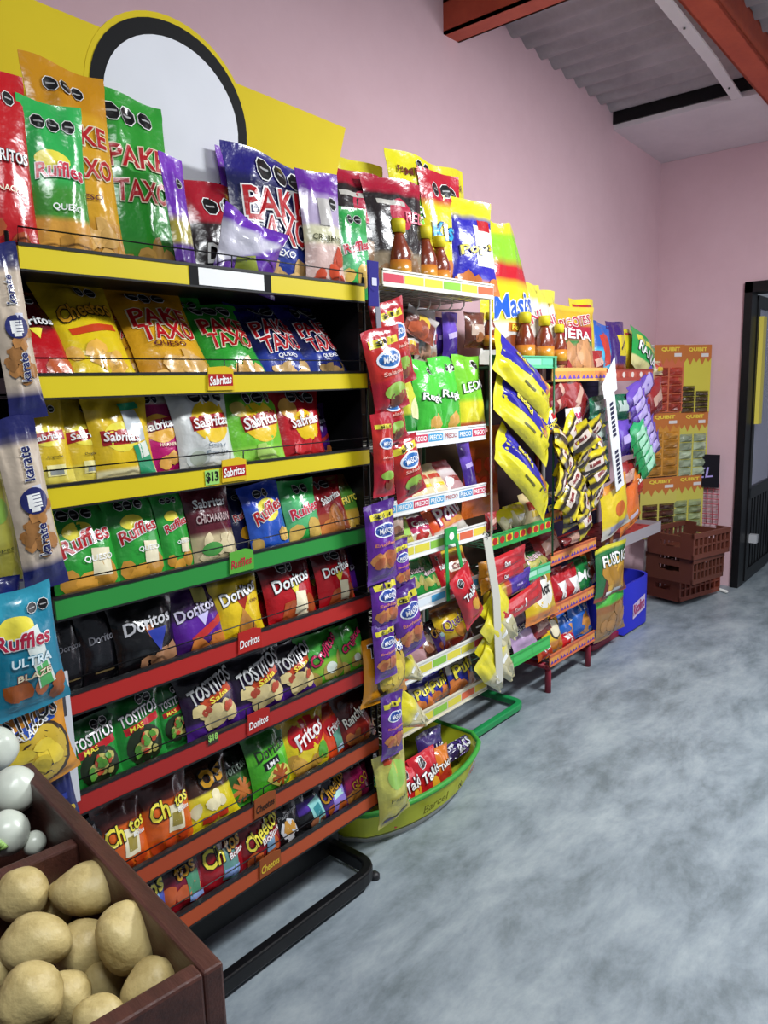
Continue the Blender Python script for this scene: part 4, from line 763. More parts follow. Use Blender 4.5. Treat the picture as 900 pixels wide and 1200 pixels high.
# upper red shelf
S(4, 296, 326, 664, 'nacho_red', 'second-row dark red bag behind the yellow bag', lean=10, row=0.9)
S(4, 350, 382, 652, 'nacho_red', 'second-row dark red bag between the two red bags', lean=10, row=0.9)
S(4, 58, 104, 724, 'nacho_dark', 'plain black bag nearest the peanut strips', lean=10, row=0.4)
S(4, 92, 146, 712, 'nacho_dark', 'plain black bag left of the blue-shield bag', lean=10, row=0.3)
S(4, 132, 216, 700, 'nacho_black', 'black tortilla chip bag with blue shield', lean=12)
S(4, 200, 270, 684, 'nacho_purple', 'purple tortilla chip bag', lean=14)
S(4, 250, 314, 668, 'nacho_yellow', 'yellow tortilla chip bag', lean=12)
S(4, 310, 376, 652, 'nacho_plain', 'red tortilla chip bag', lean=12)
S(4, 372, 420, 640, 'nacho_plain', 'red tortilla chip bag', lean=12)
S(4, 410, 436, 640, 'nacho_purple', 'dark purple bag at the far end', lean=12, row=0.5)
# lower red shelf
S(5, 78, 150, 838, 'tortilla_green', 'green tortilla chip bag with round dish picture', lean=14)
S(5, 134, 200, 808, 'tortilla_green', 'green tortilla chip bag with round dish picture', lean=14)
S(5, 184, 228, 798, 'tortilla_green', 'narrow green tortilla chip bag behind', lean=12, row=0.4)
S(5, 214, 290, 780, 'tortilla_purple', 'dark purple tortilla chip bag', lean=16)
S(5, 270, 344, 762, 'tortilla_purple', 'dark purple tortilla chip bag', lean=14)
S(5, 320, 378, 750, 'tortilla_purple', 'dark purple tortilla chip bag', lean=16)
S(5, 356, 410, 738, 'crunch_green', 'bright green crunchy snack bag with pink lettering', lean=16)
S(5, 396, 434, 728, 'crunch_green', 'bright green crunchy snack bag with pink lettering', lean=14)
# upper orange shelf
S(6, 92, 134, 958, 'salsa_green', 'small black and green bag nearest the potatoes', lean=10)
S(6, 112, 182, 932, 'puff_orange', 'orange cheese puff bag with cream coupon', lean=12, yaw=2)
S(6, 166, 232, 902, 'puff_orange', 'orange cheese puff bag with cream coupon', lean=12)
S(6, 214, 284, 884, 'snack_yellow', 'yellow snack bag with dark top', lean=22)
S(6, 258, 306, 876, 'nacho_darkgreen', 'dark green tortilla chip bag', lean=20, row=0.3)
S(6, 292, 348, 850, 'nacho_green', 'bright green lime tortilla chip bag', lean=14)
S(6, 330, 392, 828, 'corn_yellow', 'yellow corn chip bag with red oval', lean=14)
S(6, 372, 408, 822, 'corn_red', 'orange-red corn chip bag with green coupon', lean=16)
S(6, 396, 446, 808, 'ranch_red', 'dark brick red ranch chip bag', lean=14)
# lowest shelf
S(7, 152, 204, 1010, 'puff_blue', 'blue and black puff bag nearest the potatoes', lean=12)
S(7, 184, 248, 1000, 'puff_rb', 'dark red puff bag with green coupon', lean=12)
S(7, 226, 294, 972, 'puff_redblue', 'dark red puff bag with pale blue coupon', lean=12)
S(7, 276, 336, 945, 'puff_red', 'dark red bolita puff bag with yellow lettering', lean=12)
S(7, 322, 358, 934, 'corn_black', 'black popcorn bag with popcorn picture', lean=14)
S(7, 346, 390, 918, 'corn_blackpurple', 'black popcorn bag with purple band', lean=16)
S(7, 368, 414, 902, 'puff_purple', 'purple cheese puff bag', lean=14)
S(7, 404, 438, 888, 'corn_magenta', 'magenta popcorn bag', lean=14)
S(7, 428, 452, 884, 'salsa_green', 'dark green bag at the far end', lean=14, row=0.3)

# ================================================================== OTHER RACKS
def wire_rack(label, x0, x1, yf, yb, colour, shelves, z1, base, name='wire_rack', back=C('8a8378')):
    """narrow display rack: two uprights, back panel, wire shelves with price strips, floor frame"""
    loc = np.array([(x0+x1)/2, (yf+yb)/2, 0]); r = tag(empty(name, loc), label, 'snack rack')
    for xx in (x0, x1):
        mb = MB(); mb.tube([(xx, yb, 0.02), (xx, yb, z1)], 0.011, colour, 8); local(loc, mb.build('upright', M_PAINT), r)
    mb = MB(); mb.box(x0, x1, yb+0.008, yb+0.014, 0.12, z1-0.02, back); local(loc, mb.build('back_panel', M_MATTE), r)
    for sp_ in shelves:
        z, scol, labs = sp_[:3]; o = sp_[3] if len(sp_) > 3 else {}
        a, b, f = o.get('x0', x0), o.get('x1', x1), o.get('yf', yf); sh_ = o.get('h', 0.045); wc = o.get('wire', colour); dz = o.get('dz', 0.0)
        mb = MB()
        zw = z-sh_+0.014
        for yy in np.linspace(f+0.01, yb, 7): mb.tube([(a, yy, zw), (b, yy, zw)], 0.0022, wc, 5)
        n = max(4, int((b-a)/0.032))
        for xx in np.linspace(a, b, n): mb.tube([(xx, f, zw-0.004), (xx, yb, zw-0.004)], 0.0018, wc, 5)
        s = local(loc, mb.build('wire_shelf', M_PAINT), r)
        mb = MB(); mb.box(a, b, f-0.006, f, z-sh_+0.008, z+0.008, scol)
        mb.box(a, b, f-0.009, f, z+0.004, z+0.009, scol); mb.box(a, b, f-0.009, f, z-sh_+0.006, z-sh_+0.011, scol)
        st = mb.build('price_strip', M_PLASTIC, s)
        if labs:
            mb = MB(); R = np.random.RandomState(int(z*1000)); n = o.get('n', 7)
            for i in range(n):
                xx = a+(b-a)*(i+0.5)/n; c = labs[i % len(labs)]
                flat_rect(mb, (xx, f-0.0068, z-sh_/2+0.008), XU, ZU, (b-a)/n*0.94, sh_*0.5, c)
                if o.get('zig'):
                    for q in range(3):
                        xq = xx+(q-1)*(b-a)/n*0.3; ww = (b-a)/n*0.14
                        mb.add([(xq-ww, f-0.0072, z-sh_*0.82+0.008), (xq+ww, f-0.0072, z-sh_*0.82+0.008), (xq, f-0.0072, z-sh_*0.5+0.008)], [(0, 1, 2)], o['zig'])
                elif o.get('dots'):
                    flat_disc(mb, (xx, f-0.0072, z-sh_/2+0.008), XU, ZU, sh_*0.34, sh_*0.26, o['dots'], 12)
                elif o.get('txt'):
                    flat_text(mb, o.get('txt', 'PRECIO')[:8], (xx, f-0.0074, z-sh_/2+0.008), XU, ZU, (b-a)/n*0.8, sh_*0.3, WHITE if sum(c[:3]) < 1.3 else C('a8443a'), 0.02)
            mb.build('price_labels', M_MATTE, st)
    if base:
        mb = bar_frame(base[0], base[1], base[2], base[3], base[4], 0.05); local(loc, soften(fix_normals(mb.build('base_frame', M_PAINT)), 0.005), r)
    return r, loc
LBL_BLUE = [C('4a9ac8'), C('6ab0d8'), C('c83a5a'), C('4a9ac8'), C('d8e0e6'), C('3a8ac0'), C('c83a5a')]
LBL_YEL = [C('c84a5a'), C('d8cc4a'), C('dcd04a'), C('8ac04a'), C('d8cc4a'), C('d86a4a'), C('e0c84a')]
WX0, WX1, WYF = 1.80, 2.43, 1.60
wr, wl = wire_rack('white wire snack rack with white price strips above a yellow tub', WX0, WX1, WYF, 1.92, C('b8b4ac'), [
    (1.845, C('ded8cc'), LBL_YEL, dict(x0=1.80, x1=2.42, yf=1.555, h=0.05, n=6)),
    (1.337, C('e6e6e4'), LBL_BLUE, dict(h=0.055, txt='PRECIO')), (1.112, C('e6e6e4'), LBL_BLUE, dict(h=0.05, txt='PRECIO')), (0.957, C('e6e6e2'), LBL_YEL, dict(h=0.055)),
    (0.757, C('e6e6e4'), LBL_BLUE[::-1], dict(h=0.05)), (0.513, C('e2e2da'), LBL_YEL[::-1], dict(h=0.055)), (0.325, C('d8d0b8'), LBL_YEL, dict(h=0.055))],
    1.90, None, back=C('3a2a22'))
for xx in (WX0, WX1):
    mb = MB(); mb.tube([(xx, WYF-0.03, 0.3), (xx, WYF-0.03, 1.86)], 0.004, C('d6d2c8'), 7); local(wl, mb.build('front_upright', M_PAINT), wr)
for z_ in (0.757, 0.513):
    mb = MB(); xx = WX1-0.015
    mb.tube([(xx, WYF+0.02, z_+0.005), (xx, WYF-0.008, z_+0.045), (xx-0.06, WYF-0.008, z_+0.045)], 0.003, C('dcdcdc'), 6); local(wl, mb.build('end_stop', M_PAINT), wr)
for px in (487, 500, 512, 526, 540):
    p = on_y(px, 363, 1.66); mb = MB()
    mb.tube([(p[0], 1.97, p[2]+0.02), (p[0], 1.66, p[2]), (p[0], 1.645, p[2]+0.012), (p[0], 1.645, p[2]+0.035)], 0.0028, C('d0ccc4'), 6); local(wl, mb.build('hook', M_PAINT), wr)
# tub at the foot of the white rack
tl = np.array([2.0, 1.7, 0]); tub = tag(empty('display_tub', tl), 'yellow-green bow-fronted tub with green rim on the floor', 'display tub')
def tub_ring(z, g):
    x0, x1 = 1.60-g, 2.28+g; out = []
    for i in range(17):
        t = i/16; x = x0+(x1-x0)*t; out.append((x, 1.61-g-0.14*(math.sin(math.pi*min(1, max(0, t)))**0.5), z))
    return out+[(x1, 2.0, z), (x0, 2.0, z)]
def ring_wall(mb, rings, cols):
    n = len(rings[0])
    for (a, b), c in zip(zip(rings[:-1], rings[1:]), cols):
        mb.add(a+b, [(i, (i+1) % n, n+(i+1) % n, n+i) for i in range(n)], c, True)
mb = MB(); ring_wall(mb, [tub_ring(0.012, -0.04), tub_ring(0.04, 0.0), tub_ring(0.135, 0.03), tub_ring(0.135, 0.018), tub_ring(0.035, -0.02)], [C('c6cc2e')]*4)
mb.add(tub_ring(0.035, -0.02), [tuple(range(19))], C('8a9020')); local(tl, mb.build('tub_body', M_PLASTIC), tub)
mb = MB(); mb.tube(tub_ring(0.138, 0.026), 0.010, C('3c9a3a'), 8, closed=True); local(tl, mb.build('rim', M_PLASTIC), tub)
mb = MB(); ring_wall(mb, [tub_ring(0.0, -0.05), tub_ring(0.0, -0.025), tub_ring(0.018, -0.02), tub_ring(0.018, -0.05)], [C('c8c8c4')]*3); local(tl, mb.build('skirt', M_PLASTIC), tub)
mb = MB()
for t, s_, w_, c_ in ((0.42, 'Barcel', 0.12, C('7a7a1a')), (0.64, 'tk', 0.03, C('2a2a18')), (0.80, 'TAKIS', 0.09, C('a83a24'))):
    x = 1.60+0.68*t; g = 0.022
    y = 1.61-g-0.14*(math.sin(math.pi*t)**0.5); y2 = 1.61-g-0.14*(math.sin(math.pi*(t+0.02))**0.5)
    ux = np.array([0.02*0.68, y2-y, 0]); ux /= np.linalg.norm(ux)
    flat_text(mb, s_, (x, y-0.004, 0.088), ux, (0, -0.28, 0.96), w_, 0.034, c_, 0.02, rot=3)
local(tl, mb.build('lettering', M_MATTE), tub)

def W(z, where, *a, yf=WYF, **kw):
    kw.setdefault('low', False); return shelf_bag(yf, z-(0.038 if z > 0.3 else 0), where, kw.pop('group', 'snacks on the white rack'), *a, **kw)
wt = "on the white rack's top tray"
W(1.853, wt, 392, 462, 204, 'pork_black', 'black and crimson pork rind bag', yf=1.555, lean=8, row=0.8)
W(1.853, wt, 404, 462, 194, 'family_yellow', 'yellow family bag behind the pork rind bags', yf=1.555, lean=6, row=2.2)
W(1.853, wt, 436, 500, 214, 'pork_black', 'black and crimson pork rind bag', yf=1.555, lean=6, row=0.3, yaw=-8)
W(1.853, wt, 462, 520, 186, 'family_green', 'tall yellow and green family chip bag', yf=1.555, lean=5, row=1.3)
W(1.853, wt, 498, 550, 206, 'family_kiss', 'yellow family bag with blue lettering', yf=1.555, lean=5, row=0.9)
W(1.853, wt, 512, 554, 200, 'family_yellow', 'yellow bag at the very back', yf=1.555, lean=4, row=2.2)
W(1.853, wt, 534, 582, 238, 'pops_blue', 'blue and white puff bag at the far end', yf=1.555, lean=8, row=0.2, yaw=-10)
w2 = 'on the white rack above sky-blue labels'
W(1.345, w2, 470, 500, 418, 'leaf_dark', 'green and yellow bag half behind the red strip', lean=10, row=0.2)
W(1.345, w2, 488, 524, 424, 'leaf_green', 'green bag with white lettering', lean=8)
W(1.345, w2, 510, 546, 420, 'leaf_green', 'green bag with white lettering', lean=8, yaw=4)
W(1.345, w2, 538, 572, 418, 'leaf_lemon', 'lemon green chip bag', lean=8)
w3 = 'on the white rack below the green bags'
for i, (a, b, c, dz) in enumerate(((474, 496, 526, 'bar_red'), (482, 504, 546, 'bar_beige'), (498, 518, 544, 'bar_beige'), (512, 532, 542, 'bar_beige'), (526, 550, 538, 'wafer_white'), (546, 562, 515, 'candy_purple'))):
    W(1.12, w3, a, b, c, dz, ('red and white candy packet', 'beige snack bar packet', 'beige snack bar packet', 'beige snack bar packet', 'red and silver wafer packet', 'narrow purple candy packet')[i], lean=40 if i < 5 else 15, name='snack_packet', cat='snack packet', low=True)
w4 = 'on the white rack shelf holding cakes'
W(0.965, w4, 466, 490, 606, 'snack_lime', 'olive green packet', lean=25, name='snack_packet', cat='snack packet', low=True)
W(0.965, w4, 482, 516, 600, 'cake_pink', 'white and crimson cake packet', lean=35, name='snack_packet', cat='snack packet')
W(0.965, w4, 506, 554, 580, 'cake_orange', 'orange cake packet', lean=25, roll=-8, name='snack_packet', cat='snack packet')
w5 = 'on the white rack behind the green hook card'
W(0.765, w5, 474, 506, 640, 'nut_green', 'dark green nut packet', lean=25, roll=10, name='snack_packet', cat='snack packet')
W(0.765, w5, 496, 522, 648, 'nut_green', 'pale lettered green nut packet', lean=30, name='snack_packet', cat='snack packet')
W(0.765, w5, 516, 530, 645, 'roll_red', 'narrow red packet', lean=20, name='snack_packet', cat='snack packet', low=True)
W(0.765, w5, 526, 560, 640, 'snack_brick', 'brick red cocoa packet', lean=30, name='snack_packet', cat='snack packet')
w6 = 'on the white rack one shelf above the blue puffs'
W(0.521, w6, 466, 504, 716, 'wafer_white', 'silver and red wafer packet', lean=30, roll=12, name='snack_packet', cat='snack packet')
W(0.521, w6, 490, 520, 728, 'choc_brown', 'brown chocolate packet', lean=35, name='snack_packet', cat='snack packet')
W(0.521, w6, 508, 534, 722, 'puff_purple', 'purple puff packet', lean=30, name='snack_packet', cat='snack packet')
W(0.521, w6, 516, 560, 704, 'star_yellow', 'yellow star-shaped snack packet', lean=22, name='snack_packet', cat='snack packet')
w7 = "on the white rack's lowest wire shelf"
W(0.333, w7, 484, 512, 796, 'puffs_bluewhite', 'blue and white puff bag', lean=22, roll=6)
W(0.333, w7, 500, 530, 786, 'puffs_bluewhite', 'blue and white puff bag', lean=20, row=0.3)
W(0.333, w7, 514, 534, 786, 'roll_orange', 'orange and brown puff bag behind', lean=18, row=0.7)
W(0.333, w7, 526, 560, 762, 'puffs_bluewhite', 'blue and white puff bag', lean=14)
w8 = 'in the yellow tub'
W(0.045, w8, 462, 486, 922, 'roll_red', 'small red rolled-chip bag lying low', yf=1.465, lean=14, d=0.05)
W(0.04, w8, 468, 504, 888, 'roll_red', 'red rolled-chip bag', yf=1.47, lean=16, d=0.06)
W(0.04, w8, 488, 522, 876, 'roll_red', 'red rolled-chip bag', yf=1.465, lean=14, d=0.06)
W(0.045, w8, 510, 534, 872, 'roll_orange', 'orange rolled-chip bag', yf=1.48, lean=14, d=0.05)
W(0.04, w8, 494, 526, 852, 'roll_purple', 'dark purple rolled-chip bag behind the red bags', yf=1.58, lean=12, d=0.05)
W(0.09, w8, 524, 560, 858, 'roll_purple', 'dark purple rolled-chip bag on the rim', yf=1.53, lean=50, d=0.05)

def hung(px, design, desc, y, where='', group='bags on hanging strips', roll=0.0, lean=0.0, yaw=0.0, d=None, name='chip_bag', cat='chip bag', crump=1.0, low=False, ws=1.0, asp=0.5):
    """bag hanging in the plane at distance y, from its outline box in the photo"""
    x0, x1, y0, y1 = px
    p0 = on_y((x0+x1)/2, y1, y); p1 = on_y((x0+x1)/2, y0, y)
    w = (on_y(x1, (y0+y1)/2, y)[0]-on_y(x0, (y0+y1)/2, y)[0])*ws; h = p1[2]-p0[2]
    ar = abs(roll)
    if ar > 70: w, h = h, w
    elif ar > 20:
        L = math.hypot(w, h); h = 0.92*L; w = asp*L
    o = make_bag(name, w, h, d or min(0.06, 0.4*min(w, h)), design, crump=crump, low=low)
    c = (p0+p1)/2
    m = Matrix.Rotation(math.radians(yaw), 4, 'Z') @ Matrix.Rotation(math.radians(-lean), 4, 'X') @ Matrix.Rotation(math.radians(roll), 4, 'Y')
    o.matrix_world = Matrix.Translation(Vector(c)) @ m @ Matrix.Translation(Vector((0, 0, -h/2)))
    PENDING.append([o, desc, where, cat, group, c[0]])
    return o
def hang_strip(pts, y, w, label, col, cat='display strip', name='hanging_strip', text=None, tcol=BLACK):
    """flat plastic strip the packets clip on to, with a hook at its top"""
    P = [on_y(a, b, y) for a, b in pts]
    mb = MB()
    for a, b in zip(P[:-1], P[1:]):
        mb.hexa([(a[0]-w/2, y, a[2]), (b[0]-w/2, y, b[2]), (a[0]-w/2, y+0.003, a[2]), (b[0]-w/2, y+0.003, b[2]),
                 (a[0]+w/2, y, a[2]), (b[0]+w/2, y, b[2]), (a[0]+w/2, y+0.003, a[2]), (b[0]+w/2, y+0.003, b[2])], col)
    o = fix_normals(mb.build(name, M_PLASTIC)); tag(o, label, cat)
    t = P[0]; mb = MB()
    mb.tube([(t[0], y+0.001, t[2]-0.01), (t[0], y-0.004, t[2]+0.012), (t[0], y+0.012, t[2]+0.022), (t[0], y+0.02, t[2]+0.008)], 0.002, C('c8c8c8'), 6)
    mb.build('hook', M_PAINT, o)
    if text:
        mb = MB()
        for s_, (px_, py_), L in text:
            p = on_y(px_, py_, y); dz = P[-1]-P[0]; u = -dz/np.linalg.norm(dz)
            flat_text(mb, s_, (p[0], y-0.001, p[2]), -u, (u[2], 0, -u[0]) if False else (abs(u[2]), 0, -u[0]), L, w*0.32, tcol, 0.03)
        mb.build('lettering', M_MATTE, o)
    return o
YS = 1.405
hang_strip([(441, 338), (452, 480), (452, 600)], YS+0.03, 0.02, 'clear strip holding the red nut packets at the rack corner', C('7a7a86'))
hang_strip([(446, 590), (458, 760), (460, 900)], YS+0.03, 0.02, 'clear strip holding the purple nut packets at the rack corner', C('7a7a86'))
nr = dict(group='red nut packets on the strip', name='nut_packet', cat='nut packet')
ns_ = 'on the red strip'
hung((430, 474, 384, 484), 'nut_red', 'front upper red nut packet', YS, ns_, roll=-13, **nr)
hung((440, 480, 352, 454), 'nut_red', 'slanted topmost red nut packet', YS+0.05, ns_, roll=-15, **nr)
hung((440, 474, 446, 520), 'nut_red', 'middle red nut packet behind the others', YS+0.02, ns_, roll=-10, **nr)
hung((436, 462, 484, 582), 'nut_red', 'lowest front red nut packet', YS-0.01, ns_, roll=0, **nr)
hung((458, 494, 512, 584), 'nut_red', 'lowest red nut packet swung towards the white rack', YS+0.04, ns_, roll=-14, **nr)
np_ = dict(group='purple nut packets on the strip', name='nut_packet', cat='nut packet'); nq = 'on the purple strip'
hung((428, 464, 588, 682), 'nut_purple', 'topmost purple nut packet', YS-0.01, nq, roll=-3, **np_)
hung((458, 480, 632, 692), 'nut_purple', 'narrow purple nut packet behind the topmost', YS+0.04, nq, roll=-6, **np_)
hung((434, 466, 676, 736), 'nut_purple', 'second purple nut packet down', YS, nq, roll=-2, **np_)
hung((460, 494, 684, 768), 'nut_purple', 'purple nut packet swung towards the white rack', YS+0.03, nq, roll=-12, **np_)
hung((437, 464, 728, 796), 'nut_purple', 'third purple nut packet down', YS-0.01, nq, roll=-2, **np_)
hung((446, 472, 812, 886), 'nut_purple', 'lowest purple nut packet under the orange bag', YS, nq, roll=0, **np_)
hung((424, 478, 742, 820), 'tortilla_orange', 'orange tortilla chip bag', YS+0.035, 'hanging at the rack corner', roll=2)
hung((440, 478, 876, 962), 'snack_lime', 'olive yellow snack bag', YS+0.02, 'hanging at the foot of the rack corner', roll=-4)
hung((462, 498, 768, 800), 'tri_yellow', 'pale yellow wedge bag', YS+0.08, 'beside the purple strip, upper one', roll=-50, low=True)
hung((462, 502, 812, 862), 'tri_yellow', 'silver and yellow wedge bag', YS+0.08, 'beside the purple strip, lower one', roll=-52, low=True)
mb = MB(); flat_disc(mb, (0, 0, 0), XU, ZU, 0.022, 0.03, C('241f7a'), 16); p = on_y(438, 328, YS)
mb.add([(-0.02, 0.002, -0.05), (0.02, 0.002, -0.05), (0.024, 0.002, 0.05), (-0.024, 0.002, 0.05)], [(0, 1, 2, 3)], C('241f7a'))
mb.box(-0.02, 0.02, 0.001, 0.006, -0.07, 0.05, C('241f7a')); flat_rect(mb, (0, -0.002, -0.005), XU, ZU, 0.02, 0.02, C('c8c8e0'))
o = mb.build('hook_card', M_MATTE); o.location = p; tag(o, 'small dark blue hook card at the top of the red strip', 'hook card')
# peanut strips at the rack's near end
hang_strip([(-6, 290), (20, 480), (30, 700)], 1.325, 0.02, 'clear strip holding the clear peanut packets beside the black rack', C('9a9aa6'))
kn = dict(group='clear peanut packets on the strip', name='nut_packet', cat='nut packet'); kw_ = 'by the black rack'
hung((-8, 38, 286, 492), 'nut_clear', 'upper clear packet of brown peanuts with navy fist badge', 1.30, kw_, roll=-5, **kn)
hung((8, 62, 488, 694), 'nut_clear', 'lower clear packet of brown peanuts with navy fist badge', 1.295, kw_, roll=-6, **kn)
hung((-12, 26, 676, 720), 'pouch_navy', 'small navy packet below the peanut packets', 1.31, '', roll=0)
hung((-34, 22, 545, 700), 'snack_lime', 'olive yellow packet cut by the frame edge', 1.33, 'behind the peanut packets', roll=-4)
hung((44, 66, 588, 645), 'snack_lime', 'yellow packet corner', 1.40, 'just behind the lower peanut packet', roll=-8)
hung((-16, 74, 688, 836), 'ridged_teal', 'teal ridged chip bag with green coupon ribbon', 1.24, 'hanging above the onions', roll=-5)
hung((-30, 90, 824, 930), 'tortilla_orange', 'amber tortilla chip bag with round bowl picture', 1.27, 'hanging behind the onions', roll=-6)
hung((62, 88, 898, 962), 'pouch_navy', 'navy pouch with yellow patch', 1.29, 'behind the produce box rim', roll=-6)
mb = MB(); p = on_y(66, 860, 1.42); mb.box(-0.035, 0.035, 0, 0.004, -0.16, 0.12, C('d6d8de')); flat_rect(mb, (0.0, -0.001, 0.05), XU, ZU, 0.05, 0.04, C('4a4a50'))
o = mb.build('price_card', M_MATTE); o.location = p; tag(o, 'white printed card behind the amber chip bag', 'card')

# things hung at the white rack
hw = 'hung under the white rack top tray'
hung((474, 512, 366, 398), 'pork_clear', 'brown and clear pork rind packet', 1.66, hw, roll=18, low=True)
hung((470, 492, 396, 416), 'pork_clear', 'small rust brown packet below it', 1.67, hw, low=True)
hung((484, 512, 362, 424), 'peanut_card', 'white card with peanut packets', 1.70, hw, low=True)
hung((518, 536, 366, 420), 'candy_purple', 'violet foil pouch', 1.68, hw, low=True)
hung((508, 522, 372, 418), 'candy_purple', 'dark violet pouch half hidden', 1.71, hw, low=True)
hung((544, 568, 366, 408), 'choc_brown', 'dark brown sweet packet', 1.68, hw, low=True)
hung((540, 586, 500, 604), 'poster_orange', 'flat orange-brown snack packet', 1.72, 'filling the far side of the white rack', d=0.02, crump=0.2)
hung((448, 474, 598, 630), 'choc_brown', 'dark brown packet by the topmost purple nut packet', 1.62, '', low=True)
hung((528, 566, 676, 722), 'roll_red', 'red rolled-chip bag hung from the green hook card', 1.54, '', roll=-28)
mb = MB(); 
for a, b in (((523, 632), (526, 704)), ((535, 632), (545, 682))):
    pa, pb = on_y(*a, 1.57), on_y(*b, 1.57)
    mb.hexa([(pa[0]-0.009, 1.57, pa[2]), (pb[0]-0.009, 1.57, pb[2]), (pa[0]-0.009, 1.573, pa[2]), (pb[0]-0.009, 1.573, pb[2]), (pa[0]+0.009, 1.57, pa[2]), (pb[0]+0.009, 1.57, pb[2]), (pa[0]+0.009, 1.573, pa[2]), (pb[0]+0.009, 1.573, pb[2])], C('2a9a4c'))
pa = on_y(528, 628, 1.57); mb.box(pa[0]-0.035, pa[0]+0.035, 1.566, 1.573, pa[2]-0.03, pa[2]+0.03, C('2a9a4c')); flat_disc(mb, (pa[0], 1.565, pa[2]), XU, ZU, 0.015, 0.015, WHITE, 12)
tag(fix_normals(mb.build('hook_card', M_MATTE)), 'green forked hook card on the white rack', 'hook card')

# sauce bottles with yellow caps
def bottle(px, pyb, pyt, y, desc, zbase=None, cap=C('dccb1e')):
    b = on_y(px, pyb, y); t = on_y(px, pyt, y); z0 = b[2] if zbase is None else zbase; h = t[2]-z0; r = 0.2*h
    o = empty('sauce_bottle', (b[0], y, z0)); tag(o, desc, 'bottle', 'sauce bottles on the rack tops')
    mb = MB(); mb.lathe([(r*0.9, 0), (r, 0.02*h), (r, 0.48*h), (r*0.8, 0.6*h), (r*0.5, 0.74*h), (r*0.42, 0.82*h)], C('7a3018'), 14); mb.build('body', M_FILM, o)
    mb = MB(); mb.lathe([(r*1.02, 0.1*h), (r*1.02, 0.38*h)], [C('d8a82a'), C('c8742a')], 14); mb.build('label_band', M_PRINT, o)
    mb = MB(); mb.lathe([(r*0.6, 0.8*h), (r*0.62, 0.97*h), (r*0.5, h)], cap, 14); mb.build('cap', M_PLASTIC, o)
bottle(467, 312, 257, 1.61, 'brown sauce bottle before the crimson pork rind bag', 1.815)
bottle(498, 317, 265, 1.61, 'brown sauce bottle, middle of three on the white rack top', 1.815)
bottle(515, 322, 277, 1.61, 'brown sauce bottle before the blue puff bag', 1.815)
bottle(574, 410, 366, 1.68, 'small brown sauce bottle hung under the white top tray')

# ------------------------------------------------------------------ green rack
GX0, GX1, GYF = 2.56, 3.06, 1.66
GRN = C('2f9a56')
gr, gl = wire_rack('green metal snack rack with green price strips and green floor frame', GX0, GX1, GYF, 2.0, C('3a6a4a'), [
    (1.60, C('5ab88a'), [C('8ad0b0'), C('6ac0a0')], dict(h=0.05, n=4, x1=3.1)),
    (0.875, C('2f9a4a'), [C('d8c83a'), C('2f9a4a')], dict(h=0.06, n=9, dots=C('b02a24'))),
    (0.665, C('4ab87a'), [C('a8d8c0'), C('8ac8b0')], dict(h=0.045, n=4)), (0.31, C('3aa850'), [C('4ab860')], dict(h=0.055, n=3))],
    1.63, ([(2.40, 2.0), (2.40, 1.70), (2.885, 1.70), (2.885, 2.0)], 0.03, 0.03, 0.012, C('1f8a4c')), back=C('5a4636'))
mb = MB(); mb.tube([(GX0-0.02, GYF-0.02, 0.9), (GX0-0.02, GYF-0.02, 1.66)], 0.005, C('dad8d2'), 6); local(gl, mb.build('front_wire', M_PAINT), gr)
mb = MB(); mb.tube([(3.07, GYF-0.01, 0.7), (3.07, GYF-0.01, 1.6)], 0.005, C('1f5a34'), 6); local(gl, mb.build('green_rod', M_PAINT), gr)
gt = "on the green rack's top shelf"
def G(z, where, *a, yf=GYF, **kw): return shelf_bag(yf, z-0.036, where, kw.pop('group', 'snacks on the green rack'), *a, **kw)
G(1.608, gt, 562, 634, 264, 'family_mas', 'tall yellow, red and green family bag', lean=4, row=0.8)
G(1.608, gt, 616, 640, 334, 'script_white', 'white bag with rose script', lean=5, row=0.9)
G(1.608, gt, 634, 656, 342, 'script_white', 'white bag with rose script', lean=5, row=0.8)
bottle(615, 412, 366, GYF+0.05, 'brown sauce bottle before the tall family bag', 1.572)
bottle(638, 415, 370, GYF+0.05, 'brown sauce bottle, middle of three on the green rack top', 1.572)
bottle(655, 418, 380, GYF+0.05, 'brown sauce bottle at the far end of the green rack top', 1.572)
lg = dict(group='long yellow and blue bags hung in a row')
for i, (bx, ds_) in enumerate((((572, 648, 402, 482), 'uppermost'), ((572, 647, 450, 532), 'middle'), ((574, 646, 510, 596), 'lowest'))):
    x0, x1, y0, y1 = bx; y = 1.60
    a = on_y(x0+14, y0+12, y); b = on_y(x1-10, y1-12, y)
    d_ = b-a; L = np.linalg.norm(d_)+0.09; ang = math.degrees(math.atan2(d_[0], -d_[2]))
    o = make_bag('chip_bag', 0.185, L, 0.09, 'long_yellowblue')
    c = (a+b)/2
    o.matrix_world = Matrix.Translation(Vector(c)) @ Matrix.Rotation(math.radians(-ang), 4, 'Y') @ Matrix.Rotation(math.radians(12), 4, 'Z') @ Matrix.Translation(Vector((0, 0, -L/2)))
    tag(o, f'{ds_} of three long yellow and blue bags hung slanting on the green rack', 'chip bag', lg['group'])
g2 = 'on the green rack shelf below the long bags'
G(0.883, g2, 584, 606, 596, 'tri_yellow', 'narrow yellow bag', lean=12, low=True)
G(0.883, g2, 594, 622, 590, 'tri_yellow', 'pale yellow bag', lean=14, low=True)
G(0.883, g2, 614, 642, 576, 'bar_beige', 'cream and mint bag', lean=16, low=True)
G(0.883, g2, 636, 664, 576, 'pops_blue', 'grey and black bag', lean=18, low=True)
hung((568, 582, 600, 622), 'candy_red', 'small crimson wrapped candy', 1.66, 'at the near end of the green rack', low=True, name='wrapped_candy', cat='candy')
g3 = 'on the green rack between the mint strips'
